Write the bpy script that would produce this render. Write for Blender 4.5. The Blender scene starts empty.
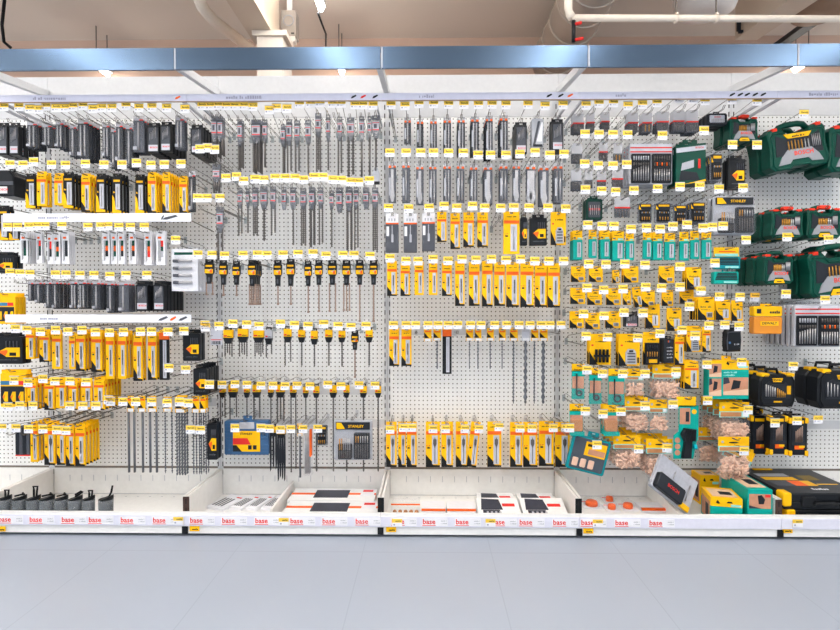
import bpy, math, random
from mathutils import Vector, Matrix, Euler
random.seed(7)
S = bpy.context.scene
COL = S.collection
PI = math.pi
# ------------------------------------------------------------------ camera
F = 520.0
CAM = Vector((0, -3.06, 1.17))
YAW, TILT = math.radians(0.77), math.radians(0.99)
cd = bpy.data.cameras.new('camera'); cam = bpy.data.objects.new('camera', cd); COL.objects.link(cam)
cd.sensor_fit = 'HORIZONTAL'; cd.sensor_width = 36; cd.lens = F / 840 * 36
cam.location = CAM; cam.rotation_euler = Euler((PI/2 - TILT, 0, YAW), 'XYZ')
cd.clip_start = 0.05
S.camera = cam
RM = cam.rotation_euler.to_matrix()
def P(px, py, y):
    """point of the plane at distance y (the pegboard is y = 0) that the photo shows at a pixel: how the layout was surveyed"""
    d = RM @ Vector(((px - 420) / F, -(py - 315) / F, -1))
    t = (y - CAM.y) / d.y
    return CAM + d * t
# ------------------------------------------------------------------ materials
def lin(c): return tuple((v/255/12.92 if v/255 <= .04045 else ((v/255+.055)/1.055)**2.4) for v in c)
MATS = {}
def M(name, rgb, rough=.5, metal=0, alpha=1, var=.06, scale=40, emit=0, coat=0, spec=.2):
    if name in MATS: return MATS[name]
    m = bpy.data.materials.new(name); m.use_nodes = True
    nt = m.node_tree; b = nt.nodes['Principled BSDF']
    c = lin(rgb)
    if var and alpha == 1 and not emit:
        tc = nt.nodes.new('ShaderNodeTexCoord'); n = nt.nodes.new('ShaderNodeTexNoise'); n.inputs['Scale'].default_value = scale
        mx = nt.nodes.new('ShaderNodeMix'); mx.data_type = 'RGBA'
        mx.inputs[6].default_value = tuple(max(0, v*(1-var)) for v in c)+(1,)
        mx.inputs[7].default_value = tuple(min(1, v*(1+var)) for v in c)+(1,)
        nt.links.new(tc.outputs['Object'], n.inputs['Vector']); nt.links.new(n.outputs['Fac'], mx.inputs[0]); nt.links.new(mx.outputs[2], b.inputs['Base Color'])
    else: b.inputs['Base Color'].default_value = c+(1,)
    b.inputs['Roughness'].default_value = rough; b.inputs['Metallic'].default_value = metal; b.inputs['Alpha'].default_value = alpha
    b.inputs['Specular IOR Level'].default_value = spec
    if coat: b.inputs['Coat Weight'].default_value = coat
    if emit:
        b.inputs['Emission Color'].default_value = c+(1,); b.inputs['Emission Strength'].default_value = emit
    MATS[name] = m; return m
white = M('white_paint', (238,238,238), .4)
panelw = M('panel_paint', (212,213,216), .35)
shelfw = M('shelf_paint', (238,237,235), .35)
divw = M('divider_paint', (236,233,229), .4)
lav = M('lavender_strip', (205,207,226), .35)
signw = M('sign_white', (232,234,243), .4)
yel = M('yellow_card', (250,190,8), .45, var=.04)
yeld = M('yellow_ochre', (240,180,20), .45)
yelt = M('tag_yellow', (248,208,78), .5, var=.1, scale=15)
tagw = M('tag_white', (235,235,240), .5)
org = M('orange_print', (240,100,30), .5)
red = M('red_print', (222,50,45), .5)
blk = M('black_print', (22,24,27), .45)
blkp = M('black_plastic', (24,27,32), .35)
drk = M('dark_card', (36,40,47), .45, var=.15)
gry = M('grey_card', (78,81,89), .5, var=.12)
lgry = M('light_grey', (176,178,186), .45)
winm = M('window_grey', (198,200,210), .35, var=.12)
steel = M('drill_steel', (176,175,178), .32, .7, var=.2, scale=60)
steeld = M('dark_steel', (100,96,94), .4, .5, var=.25, scale=60)
copper = M('copper_tip_steel', (158,134,122), .4, .6, var=.2)
wire = M('hook_wire', (104,98,92), .4, .5)
plate = M('hook_plate', (176,184,188), .4, .2)
clear = M('clear_plastic', (222,225,236), .18, alpha=.05, spec=.5)
clearw = M('hazy_plastic', (226,226,232), .25, alpha=.4, spec=.5)
rodg = M('rod_grey', (104,107,114), .4, .2, var=.2, scale=60)
clearg = M('smoky_plastic', (112,115,124), .2, alpha=.6, spec=.5)
clearb = M('bag_film', (235,232,235), .2, alpha=.07, spec=.5)
teal = M('teal_card', (0,162,150), .45)
tealb = M('teal_blue', (0,140,150), .45)
tealw = M('teal_pale', (150,222,214), .5)
green = M('bottle_green', (4,70,57), .38, var=.08)
greend = M('deep_green', (5,55,46), .4)
slv = M('silver_plate', (150,152,158), .4, var=.06)
redp = M('red_plastic', (232,58,36), .35)
blue = M('blue_plastic', (62,98,138), .35)
wood = M('beech_wood', (232,192,168), .6, var=.16, scale=60)
woodd = M('oak_print', (190,132,88), .6, var=.2)
skin = M('photo_print', (196,140,112), .5, var=.3, scale=25)
photod = M('dark_photo_print', (58,60,72), .45, var=.3, scale=30)
gold = M('brass_bit', (196,142,60), .35, .5)
ink = M('grey_ink', (160,161,182), .6)
inkd = M('brown_ink', (130,110,50), .6)
railb = M('blue_grey_rail', (74,92,114), .24, .9, var=.05, scale=3)
brown = M('post_end_brown', (70,52,46), .5)
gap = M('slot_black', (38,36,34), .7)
# ------------------------------------------------------------------ mesh builder
class MB:
    def __init__(s): s.v = []; s.f = []; s.m = []; s.sm = []; s.mats = []
    def mi(s, m):
        if m not in s.mats: s.mats.append(m)
        return s.mats.index(m)
    def add(s, vs, fs, m, smooth=False):
        b = len(s.v); s.v += [tuple(p) for p in vs]; k = s.mi(m)
        for f in fs: s.f.append(tuple(b+i for i in f)); s.m.append(k); s.sm.append(smooth)
        return s
    def box(s, x0, x1, y0, y1, z0, z1, m):
        return s.add([(x0,y0,z0),(x1,y0,z0),(x1,y1,z0),(x0,y1,z0),(x0,y0,z1),(x1,y0,z1),(x1,y1,z1),(x0,y1,z1)],
                     [(0,3,2,1),(4,5,6,7),(0,1,5,4),(1,2,6,5),(2,3,7,6),(3,0,4,7)], m)
    def bev(s, x0, x1, y0, y1, z0, z1, m, c=.004):
        """box with chamfered vertical outline (seen from the front) and a chamfered front"""
        o = [(x0+c,z0),(x1-c,z0),(x1,z0+c),(x1,z1-c),(x1-c,z1),(x0+c,z1),(x0,z1-c),(x0,z0+c)]
        return s.prism(o, y0, y1, m, c*.6)
    def prism(s, pts, y0, y1, m, bev=0):
        """xz outline (counter-clockwise) extruded from y0 (front) to y1; bev insets the front rim"""
        n = len(pts)
        if bev:
            cx = sum(p[0] for p in pts)/n; cz = sum(p[1] for p in pts)/n
            w = max(abs(p[0]-cx) for p in pts); h = max(abs(p[1]-cz) for p in pts)
            ins = [(cx+(p[0]-cx)*(1-bev/max(w,1e-6)), cz+(p[1]-cz)*(1-bev/max(h,1e-6))) for p in pts]
            vs = [(p[0],y0,p[1]) for p in ins]+[(p[0],y0+bev,p[1]) for p in pts]+[(p[0],y1,p[1]) for p in pts]
            fs = [tuple(range(n)), tuple(range(3*n-1, 2*n-1, -1))]
            for k in (0, n): fs += [(k+i, k+n+i, k+n+(i+1)%n, k+(i+1)%n) for i in range(n)]
        else:
            vs = [(p[0],y0,p[1]) for p in pts]+[(p[0],y1,p[1]) for p in pts]
            fs = [tuple(range(n)), tuple(range(2*n-1, n-1, -1))]+[(i, n+i, n+(i+1)%n, (i+1)%n) for i in range(n)]
        return s.add(vs, fs, m)
    def tube(s, pts, r, m, n=5, closed=False):
        pts = [Vector(p) for p in pts]; k = len(pts); vs = []; up = Vector((.13,.31,1)).normalized()
        for i, p in enumerate(pts):
            a = pts[i-1] if i or closed else p; b = pts[(i+1)%k] if i < k-1 or closed else p
            t = (b-a).normalized()
            u = t.cross(up)
            if u.length < .1: u = t.cross(Vector((1,0,0)))
            u.normalize(); w = t.cross(u)
            for j in range(n):
                q = 2*PI*j/n; vs.append(p + (u*math.cos(q)+w*math.sin(q))*r)
        fs = []
        for i in range(k if closed else k-1):
            for j in range(n):
                fs.append((i*n+j, i*n+(j+1)%n, ((i+1)%k)*n+(j+1)%n, ((i+1)%k)*n+j))
        if not closed: fs += [tuple(range(n-1,-1,-1)), tuple(range((k-1)*n, k*n))]
        return s.add(vs, fs, m, n > 5)
    def lathe(s, prof, m, c=(0,0), n=16, smooth=True):
        vs = []; k = len(prof)
        for r, z in prof:
            for j in range(n):
                q = 2*PI*j/n; vs.append((c[0]+r*math.cos(q), c[1]+r*math.sin(q), z))
        fs = [(i*n+j, i*n+(j+1)%n, (i+1)*n+(j+1)%n, (i+1)*n+j) for i in range(k-1) for j in range(n)]
        fs += [tuple(range(n-1,-1,-1)), tuple(range((k-1)*n, k*n))]
        return s.add(vs, fs, m, smooth)
    def twist(s, x, y, z0, z1, r, m, pitch=.022, flat=.42, n=6):
        """a twist drill: an oblong section turning as it goes down"""
        k = max(6, int(abs(z1-z0)/pitch*7)); vs = []; fs = []
        for i in range(k+1):
            t = i/k; z = z0+(z1-z0)*t; a = 2*PI*abs(z1-z0)/pitch*t; rr = r*(1 if i < k else .3)
            for j in range(n):
                q = 2*PI*j/n; u, w = math.cos(q)*rr, math.sin(q)*rr*flat
                vs.append((x+u*math.cos(a)-w*math.sin(a), y+u*math.sin(a)+w*math.cos(a), z))
        for i in range(k):
            for j in range(n): fs.append((i*n+j, (i+1)*n+j, (i+1)*n+(j+1)%n, i*n+(j+1)%n))
        fs += [tuple(range(n)), tuple(range(k*n+n-1, k*n-1, -1))]
        return s.add(vs, fs, m, True)
    def rod(s, x, y, z0, z1, r, m, n=6):
        return s.tube([(x,y,z0),(x,y,z1)], r, m, n)
    def mesh(s, name):
        me = bpy.data.meshes.new(name); me.from_pydata(s.v, [], s.f)
        for m in s.mats: me.materials.append(m)
        me.polygons.foreach_set('material_index', s.m); me.polygons.foreach_set('use_smooth', s.sm); me.update()
        return me
def tag(o, label=None, cat=None, group=None, kind=None):
    if label: o['label'] = label
    if cat: o['category'] = cat
    if group: o['group'] = group
    if kind: o['kind'] = kind
    return o
def empty(name, loc, label, cat, group=None, rot=None):
    o = bpy.data.objects.new(name, None); COL.objects.link(o); o.location = loc; o.empty_display_size = .02
    if rot: o.rotation_euler = rot
    return tag(o, label, cat, group)
def obj(name, me, parent=None, loc=None, rot=None):
    if isinstance(me, MB): me = me.mesh(name)
    o = bpy.data.objects.new(name, me); COL.objects.link(o)
    if parent is not None: o.parent = parent
    if loc is not None: o.location = loc
    if rot is not None: o.rotation_euler = rot
    return o
TXT = {}
def text(s, size, m, align='CENTER'):
    """lettering as a thin mesh standing upright, read from the front"""
    k = (s, round(size,4), m.name, align)
    if k not in TXT:
        cu = bpy.data.curves.new('lettering', 'FONT'); cu.body = s; cu.size = size; cu.align_x = align; cu.align_y = 'CENTER'; cu.extrude = .0002; cu.resolution_u = 2; cu.offset = size*.02
        t = bpy.data.objects.new('lettering', cu); COL.objects.link(t)
        dg = bpy.context.evaluated_depsgraph_get(); me = bpy.data.meshes.new_from_object(t.evaluated_get(dg))
        bpy.data.objects.remove(t); bpy.data.curves.remove(cu)
        me.transform(Matrix.Rotation(PI/2, 4, 'X')); me.materials.clear(); me.materials.append(m); TXT[k] = me
    return TXT[k]
def scribble(mb, x0, x1, z0, z1, m, y=-.0006, seed=1):
    """a line of lettering too small to read: uneven strokes"""
    r = random.Random(seed); x = x0; h = z1-z0
    while x < x1:
        w = h*r.uniform(.25,.7)
        if r.random() < .14: x += h*.5; continue
        mb.box(x, min(x+w,x1), y, y+.0005, z0+(0 if r.random()<.8 else h*.2), z1-(h*.3 if r.random()<.7 else 0), m); x += w+h*.18
    return mb
CACHE = {}
def cached(fn):
    """the parts of one kind of pack in one size, built once; every pack of it gets objects of its own"""
    def g(w, h, **k):
        w = round(w/.002)*.002; h = round(h/.003)*.003
        k = {a: (round(b/.006)*.006 if isinstance(b, float) else b) for a, b in k.items()}
        key = (fn.__name__, round(w,4), round(h,4), tuple(sorted(k.items())))
        if key not in CACHE:
            CACHE[key] = [(n, mb.mesh(n) if isinstance(mb, MB) else mb, sub, lab) for n, mb, sub, lab in fn(w, h, **k)]
        return CACHE[key]
    return g
def inst(root, parts):
    last = None
    for n, me, sub, lab in parts:
        loc = None
        if isinstance(me, tuple): me, loc = me
        o = obj(n, me, last if sub and last else root, loc)
        if lab: o['label'] = lab
        if not sub: last = o
    return root
def htab(w, h, y, m, hw=None, depth=.022):
    """hanging tab with a slot for the prong"""
    hw = min(w/2, hw or w/2); a = min(.0085, hw*.62); t = .0012; mb = MB(); z0, z1, s0, s1 = h-depth, h, h-.0135, h-.0055
    mb.box(-hw, -a, y, y+t, z0, z1, m); mb.box(a, hw, y, y+t, z0, z1, m); mb.box(-a, a, y, y+t, z0, s0, m); mb.box(-a, a, y, y+t, s1, z1, m)
    return mb
# ------------------------------------------------------------------ kinds of pack (front face at y = 0, bottom at z = 0)
@cached
def p_yellow(w, h, d=.012, c=1, bit='d', band=1):
    """yellow boxed drill bit: orange band, pale window with the bit, black foot"""
    hb = h-.02; L = []
    L.append(('box', MB().bev(-w/2, w/2, 0, d, 0, hb, yel, .0015), 0, None))
    L.append(('hang_tab', htab(w, h, d*.5, yel), 0, None))
    pr = MB(); scribble(pr, -w*.3, w*.3, hb-.012, hb-.006, blk, seed=int(h*999)); scribble(pr, -w*.42, -w*.2, hb*.5, hb*.54, red, seed=3); pr.box(-w*.4, -w*.22, -.0006, -.0001, hb*.44, hb*.48, blk)
    L.append(('print', pr, 0, None))
    if band: L.append(('orange_band', MB().box(-w*.47, w*.47, -.0008, -.0001, hb*.78, hb*.86, org), 0, None))
    if c: L.append(('black_foot', MB().prism([(-w/2,0),(w/2,0),(w/2,hb*.045),(w*.02,hb*.05),(-w*.08,hb*.14),(-w/2,hb*.3)], -.0009, 0, blk), 0, None))
    L.append(('window', MB().box(-w*.06, w*.34, -.0014, -.0001, hb*.07, hb*.76, winm), 0, None))
    b = MB(); r = min(.0045, w*.075); x = w*.14
    if bit == 'd': b.twist(x, -.0014-r, hb*.66, hb*.32, r, steeld, .014, .6); b.rod(x, -.0014-r, hb*.12, hb*.33, r*.8, steel)
    elif bit == 's':                                                # spade bit
        b.prism([(x-.0008,hb*.44),(x-w*.05,hb*.5),(x-w*.12,hb*.56),(x-w*.12,hb*.66),(x-w*.03,hb*.68),(x,hb*.73),(x+w*.03,hb*.68),(x+w*.12,hb*.66),(x+w*.12,hb*.56),(x+w*.05,hb*.5),(x+.0008,hb*.44)], -.004, -.0015, steeld); b.rod(x, -.0035, hb*.1, hb*.46, .0019, steeld)
    else: b.rod(x, -.0014-r*.7, hb*.12, hb*.68, r*.7, steel)
    L.append(('drill_bit', b, 0, None))
    return L
@cached
def p_blackyellow(w, h, d=.014):
    """black box with ochre title, pale window and yellow foot"""
    hb = h-.02
    pr = MB().box(-w*.36, w*.36, -.0008, -.0001, hb*.86, hb*.92, yeld); scribble(pr, -w*.4, -w*.2, hb*.55, hb*.6, yeld, seed=5)
    return [('box', MB().bev(-w/2, w/2, 0, d, 0, hb, blk, .0015), 0, None), ('hang_tab', htab(w, h, d*.5, blk), 0, None), ('print', pr, 0, None),
            ('yellow_foot', MB().prism([(-w/2,0),(w/2,0),(w/2,hb*.06),(-w*.1,hb*.1),(-w*.3,hb*.42),(-w/2,hb*.5)], -.0009, 0, yel), 0, None),
            ('window', MB().box(-w*.12, w*.36, -.0014, -.0001, hb*.1, hb*.8, winm), 0, None),
            ('drill_bit', MB().twist(w*.12, -.005, hb*.72, hb*.15, .0035, steel, .015), 0, None)]
@cached
def p_small(w, h, d=.008, alt=0):
    """small square yellow card: black lower corner, grey bit insert"""
    hb = h-.018; pr = MB(); scribble(pr, -w*.34, w*.3, hb*.62, hb*.72, inkd, seed=int(w*777)); pr.prism([(-w*.12,hb*.9),(w*.1,hb*.88),(w*.2,hb*.93),(w*.02,hb*.99)], -.0007, -.0001, blk); scribble(pr, -w*.3, w*.2, hb*.5, hb*.55, inkd, seed=9)
    ins = MB().bev(w*(.02 if not alt else -.02), w*.36, -.004, 0, hb*(.14 if not alt else .12), hb*(.4 if not alt else .62), lgry if not alt else winm, .002)
    b = MB()
    for k in range(3 if not alt else 1): b.rod(w*(.1+.09*k) if not alt else w*.16, -.006, hb*.18, hb*(.36 if not alt else .56), .0022, steeld)
    return [('card', MB().bev(-w/2, w/2, 0, d, 0, hb, yel, .0015), 0, None), ('hang_tab', htab(w, h, d*.5, yel, depth=.02), 0, None), ('print', pr, 0, None),
            ('black_corner', MB().prism([(-w/2,0),(w*.06,0),(-w*.06,hb*.22),(-w*.26,hb*.34),(-w/2,hb*.62)], -.0009, 0, blk), 0, None), ('blister', ins, 0, None), ('bit', b, 1, None)]
@cached
def p_carded(w, h, d=.008, n=1, hd='o', body='d', rod='t'):
    """bit in a blister on a dark card under a white header"""
    hh = max(.026, h*.13); hb = h-hh; L = []
    bm = {'d': drk, 'g': gry, 'k': blk}[body]
    L.append(('backing_card', MB().box(-w/2, w/2, d-.0012, d, 0, hb, bm), 0, None))
    L.append(('hang_tab', htab(w, h, d-.0012, clearw, depth=hh), 0, None))
    pr = MB()
    if hd == 'o': pr.box(-w*.46, -w*.14, d-.002, d-.0013, hb-.001, hb+.01, org); pr.box(w*.14, w*.46, d-.002, d-.0013, hb-.001, hb+.01, org)
    elif hd == 'r': pr.box(w*.05, w*.4, d-.002, d-.0013, hb, hb+.006, red); scribble(pr, -w*.4, w*.0, hb+.004, hb+.01, ink, d-.002, 4)
    L.append(('brand_band', pr, 0, None))
    r = min(.0055, w*.36/n); b = MB()
    for k in range(n):
        x = (k-(n-1)/2)*w*.7/n
        if rod == 't': b.twist(x, d-.003-r, hb*.94, hb*.3, r, steel, .018, .5); b.rod(x, d-.003-r, hb*.06, hb*.32, r*.75, steel)
        elif rod == 'f': b.prism([(x-w*.12,hb*.04),(x+w*.12,hb*.04),(x+w*.32,hb*.2),(x+w*.18,hb*.4),(x+w*.18,hb*.94),(x-w*.18,hb*.94),(x-w*.18,hb*.4),(x-w*.32,hb*.2)], d-.008, d-.003, steel)
        else: b.rod(x, d-.003-r, hb*.08, hb*.92, r*.8, steel)
    L.append(('drill_bit', b, 0, None))
    L.append(('blister', MB().bev(-w*.42, w*.42, d-.016, d-.0014, hb*.02, hb*.97, clear, .003), 0, None))
    st = MB().box(-w*.4, -w*.05, -.010, -.0096, hb*.06, hb*.16, lgry) if hd == 'r' else MB().box(-w*.42, -w*.2, -.0098, -.0094, hb*.2, hb*.7, lgry)
    L.append(('sticker', st, 1, None))
    return L
@cached
def p_greybox(w, h, d=.02):
    """dark grey box, white header with orange line, outline of a bit on the front"""
    hh = h*.28; hb = h-hh; pr = MB().box(-w/2, w/2, d*.5-.0008, d*.5-.0001, hb+.001, hb+.009, org)
    for k in range(3): pr.box(-w*.3+k*w*.22, -w*.2+k*w*.22, d*.5-.0008, d*.5-.0001, hb+hh*.3, hb+hh*.55, lgry)
    b = MB().prism([(-w*.06,hb*.36),(w*.1,hb*.36),(w*.1,hb*.62),(w*.03,hb*.66),(w*.03,hb*.96),(-w*.03,hb*.96),(-w*.03,hb*.66),(-w*.06,hb*.62)], -.0012, -.0001, lgry)
    return [('box', MB().bev(-w/2, w/2, 0, d, 0, hb, gry, .002), 0, None), ('hang_tab', htab(w, h, d*.5, tagw, depth=hh), 0, None), ('orange_line', pr, 0, None),
            ('label_strip', MB().box(-w*.44, -w*.24, -.0009, -.0001, hb*.58, hb*.92, tagw), 0, None), ('bit_print', b, 0, None)]
@cached
def p_bosch(w, h, d=.03, tab=1):
    """black flat case with window of bits and white label with red lettering"""
    b = MB()
    for k in range(5): b.rod(-w*.26+k*w*.12, -.001, h*(.4+.02*k), h*(.62+.05*k), .0016, steel)
    hb = h-.02
    f = MB(); f.bev(-w/2, w/2, .002, d, 0, hb, blkp, .003)
    f.box(-w/2, -w*.4, 0, .002, .003, hb-.003, blkp); f.box(w*.4, w/2, 0, .002, .003, hb-.003, blkp); f.box(-w*.4, w*.4, 0, .002, hb*.93, hb-.002, blkp); f.box(-w*.4, w*.4, 0, .002, .002, hb*.07, blkp)
    return [('case', f, 0, None), ('hang_tab', htab(w, h, d*.5, blkp), 0, None), ('window', MB().box(-w*.4, w*.4, .0008, .0019, hb*.3, hb*.93, gry), 0, None), ('drill_bit', b, 1, None),
            ('label_strip', MB().box(-w*.4, w*.4, .0005, .0019, hb*.07, hb*.3, winm), 0, None), ('lettering', (text('BOSCH', w*.2, red), (w*.05, .0003, hb*.2)), 1, None)]
@cached
def p_sds(w, h, hs=.12, n=1, kind='s', r=.006):
    """hammer drill bit: grey sleeve with white label and red lines, shank below"""
    z0 = hs; hb = h-.02
    L = [('sleeve', MB().prism([(-w*.28,z0-.004),(w*.28,z0-.004),(w/2,z0+(hb-z0)*.3),(w/2,hb),(-w/2,hb),(-w/2,z0+(hb-z0)*.3)], 0, .014, clearg, .002), 0, None),
         ('hang_tab', htab(w*1.04, h, .006, M('tab_grey', (124,126,134), .45)), 0, None)]
    lb = MB().box(-w*.42, w*.42, -.001, -.0001, z0+(hb-z0)*.36, hb-.012, lgry)
    lb.box(-w*.42, w*.42, -.0014, -.001, z0+(hb-z0)*.38, z0+(hb-z0)*.43, red); lb.box(-w*.42, w*.42, -.0014, -.001, hb-.022, hb-.019, red); lb.box(-w*.26, w*.14, -.0014, -.001, z0+(hb-z0)*.5, hb-.028, gry)
    L.append(('label', lb, 0, None))
    for k in range(n):
        x = (k-(n-1)/2)*w*.62/max(1,n-1) if n > 1 else 0; b = MB(); lo = .012*(k%2)
        if kind == 's': b.twist(x, .007, z0+.02, lo, r, steeld, .02, .55)
        elif kind == 'r': b.rod(x, .007, lo, z0+.02, r, steeld)
        elif kind == 'a': b.twist(x, .007, z0+.02, lo, r*1.6, steeld, .03, .4)
        elif kind == 'c':
            b.rod(x, .007, .07, z0+.02, r, steeld); b.prism([(x-w*.45,.012),(x+w*.45,.012),(x+w*.45,.06),(x+r,.09),(x-r,.09),(x-w*.45,.06)], .003, .011, lgry); b.box(x-w*.5, x+w*.5, .001, .013, 0, .014, blk)
        L.append(('drill_bit', b, 0, None))
    return L
@cached
def p_mason(w, h, hs=.1, n=1, r=.005):
    """masonry bit in a black holder with yellow label, copper toned shank below"""
    hb = h-.02; z0 = hs
    L = [('holder', MB().prism([(-w*.26,z0),(w*.26,z0),(w*.3,z0+(hb-z0)*.4),(w/2,z0+(hb-z0)*.55),(w/2,hb-.004),(w*.3,hb),(-w*.3,hb),(-w/2,hb-.004),(-w/2,z0+(hb-z0)*.55),(-w*.3,z0+(hb-z0)*.4)], 0, .016, blkp, .002), 0, None),
         ('hang_tab', htab(w*.9, h, .008, blkp), 0, None)]
    lb = MB().prism([(-w*.44,z0+(hb-z0)*.5),(w*.44,z0+(hb-z0)*.5),(w*.44,hb-.034),(-w*.44,hb-.034)], -.001, -.0001, yel)
    lb.prism([(-w*.2,z0+(hb-z0)*.64),(w*.1,z0+(hb-z0)*.6),(w*.3,z0+(hb-z0)*.75),(0,hb-.04)], -.0016, -.001, lgry); lb.box(w*.1, w*.34, -.0018, -.001, z0+(hb-z0)*.52, z0+(hb-z0)*.66, org); lb.box(-w*.36, w*.36, -.001, -.0001, hb-.022, hb-.012, yeld)
    L.append(('label', lb, 0, None)); L.append(('clear_window', MB().box(-w*.1, w*.1, -.001, 0, z0+.012, z0+(hb-z0)*.3, gry), 0, None))
    for k in range(n):
        x = (k-(n-1)/2)*w*.66/max(1,n-1) if n > 1 else 0
        L.append(('drill_bit', MB().twist(x, .008, z0+.01, .008, r, copper, .018, .6).box(x-r*1.1, x+r*1.1, .005, .011, 0, .01, copper), 0, None))
    return L
@cached
def p_cap(w, h, hs=.1, n=1, r=.005, grey=0, flat=0):
    """twist bits under a yellow and black cap"""
    hb = h-.014; z0 = hs; zz = z0+(hb-z0)*.42
    L = [('cap', MB().bev(-w/2, w/2, 0, .018, zz, hb, lgry if grey else yel, .002), 0, None), ('hang_tab', htab(w*.8, h, .009, blkp, depth=.015), 0, None),
         ('collar', MB().prism([(-w*.3,z0),(w*.3,z0),(w/2,zz-.004),(w/2,zz),(-w/2,zz),(-w/2,zz-.004)], -.001, .019, blkp), 0, None)]
    pr = MB().box(-w*.42, -w*.1, -.0008, -.0001, zz+.006, zz+.014, red); scribble(pr, -w*.05, w*.42, zz+.005, zz+.011, blk, seed=6)
    L.append(('print', pr, 0, None))
    for k in range(n):
        x = (k-(n-1)/2)*w*.74/max(1,n-1) if n > 1 else 0; lo = .01*((k*2)%3)
        L.append(('drill_bit', MB().twist(x, .009, z0+.01, lo, r, steeld, .02, .5) if not flat else MB().prism([(x-r*.5,lo),(x+r*.5,lo+.012),(x+r,z0*.5),(x+r*.8,z0+.01),(x-r*.8,z0+.01),(x-r,z0*.5)], .004+.002*k, .007+.002*k, drk), 0, None))
    return L
@cached
def p_long(w, h, hs=.3, n=1, r=.005, kind='a', grey=0):
    """long bit hanging under a small yellow card"""
    hb = h-.016; z0 = hs
    L = [('card', MB().box(-w/2, w/2, .004, .0052, z0, hb, winm if grey else yel), 0, None), ('hang_tab', htab(w, h, .004, winm if grey else yel, depth=.016), 0, None)]
    pr = MB().prism([(-w*.48,z0+(hb-z0)*.3),(w*.2,z0+(hb-z0)*.3),(-w*.48,z0+(hb-z0)*.85)], .0032, .0039, blk) if not grey else scribble(MB(), -w*.3, w*.3, z0+.01, z0+.016, ink, .0032)
    pr.box(-w*.4, w*.4, .0032, .0039, z0+(hb-z0)*.86, z0+(hb-z0)*.99, org if not grey else lgry)
    L.append(('print', pr, 0, None)); L.append(('barcode_label', MB().box(-w*.4, w*.4, .003, .0039, z0+.001, z0+(hb-z0)*.26, tagw), 0, None))
    for k in range(n):
        x = (k-(n-1)/2)*w*.8/max(1,n-1) if n > 1 else 0; b = MB()
        if kind == 'a': b.twist(x, .012, z0+.01, 0, r, rodg, r*6, .5)
        elif kind == 'c': b.twist(x, .012, z0+.01, z0*.45, r, rodg, r*6, .4); b.rod(x, .012, 0, z0*.46, r*.6, rodg)
        else: b.rod(x, .012, 0, z0+.01, r, rodg)
        L.append(('drill_bit', b, 0, None))
    return L
@cached
def p_sheath(w, h, d=.01):
    """long bit in a black sheath with orange and yellow top"""
    hb = h-.016
    return [('sheath', MB().bev(-w/2, w/2, 0, d, 0, hb*.86, blk, .002), 0, None), ('card', MB().box(-w/2, w/2, 0, d, hb*.86, hb, org), 0, None), ('hang_tab', htab(w, h, d*.5, yel, depth=.018), 0, None),
            ('window', MB().box(-w*.1, w*.26, -.001, -.0001, hb*.04, hb*.84, winm), 0, None), ('drill_bit', MB().twist(w*.08, -.004, hb*.8, hb*.08, .0028, steel, .02), 1, None)]
@cached
def p_jigsaw(w, h, d=.004, c='og', n=1):
    """white card of saw blades with coloured code blocks"""
    hb = h-.02; L = [('card', MB().box(-w/2, w/2, 0, d, 0, hb, tagw), 0, None), ('hang_tab', htab(w, h, d*.5, tagw), 0, None)]
    pr = MB(); cm = {'o': org, 'g': green, 'r': red, 'k': drk, 's': lgry}; k = len(c)
    for i, ch in enumerate(c): pr.box(-w*.06, w*.3, -.0009, -.0001, hb*(.78-.52*(i+1)/k), hb*(.8-.52*i/k), cm[ch])
    pr.box(-w*.3, w*.1, -.0009, -.0001, hb*.86, hb*.93, org)
    L.append(('colour_code', pr, 0, None))
    b = MB()
    for i in range(n):
        x = -w*.2+i*w*.16; b.prism([(x-.003,hb*.1),(x+.003,hb*.14),(x+.003,hb*.8),(x-.003,hb*.8)], -.0028, -.001, steel)
        for j in range(8): b.prism([(x+.003,hb*(.16+.07*j)),(x+.0055,hb*(.18+.07*j)),(x+.003,hb*(.21+.07*j))], -.0028, -.001, steel)
    L.append(('saw_blade', b, 0, None))
    return L
@cached
def p_flatblades(w, h, d=.02):
    """grey sleeve of blades with red edge"""
    hb = h-.02; L = [('hang_tab', htab(w, h, d*.5, clear), 0, None), ('red_edge', MB().box(-w/2, w/2, -.001, d, 0, .006, red), 0, None)]
    for k in range(4): L.append(('blade_sleeve', MB().bev(-w/2+k*w*.25, -w/2+k*w*.25+w*.24, .001*k, d, .006, hb, gry if k % 2 else drk, .001), 0, None))
    return L
@cached
def p_teal(w, h, d=.012):
    """teal box with yellow header and white window"""
    hb = h*.68; pr = MB(); scribble(pr, -w*.3, w*.3, h*.84, h*.87, blk, d*.5-.001, 2); pr.box(-w*.42, -w*.2, d*.5-.001, d*.5-.0002, h*.72, h*.77, gry); pr.box(w*.0, w*.42, d*.5-.001, d*.5-.0002, h*.7, h*.75, tealw)
    b = MB().twist(w*.12, -.004, hb*.82, hb*.3, .003, steeld, .014); b.rod(w*.12, -.004, hb*.16, hb*.32, .002, steel)
    return [('box', MB().bev(-w/2, w/2, 0, d, 0, hb, teal, .002), 0, None), ('header', htab(w, h, d*.5, yel, depth=h*.33), 0, None), ('print', pr, 1, None),
            ('window', MB().box(-w*.06, w*.34, -.001, -.0001, hb*.12, hb*.86, winm), 0, None), ('drill_bit', b, 1, None)]
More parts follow.
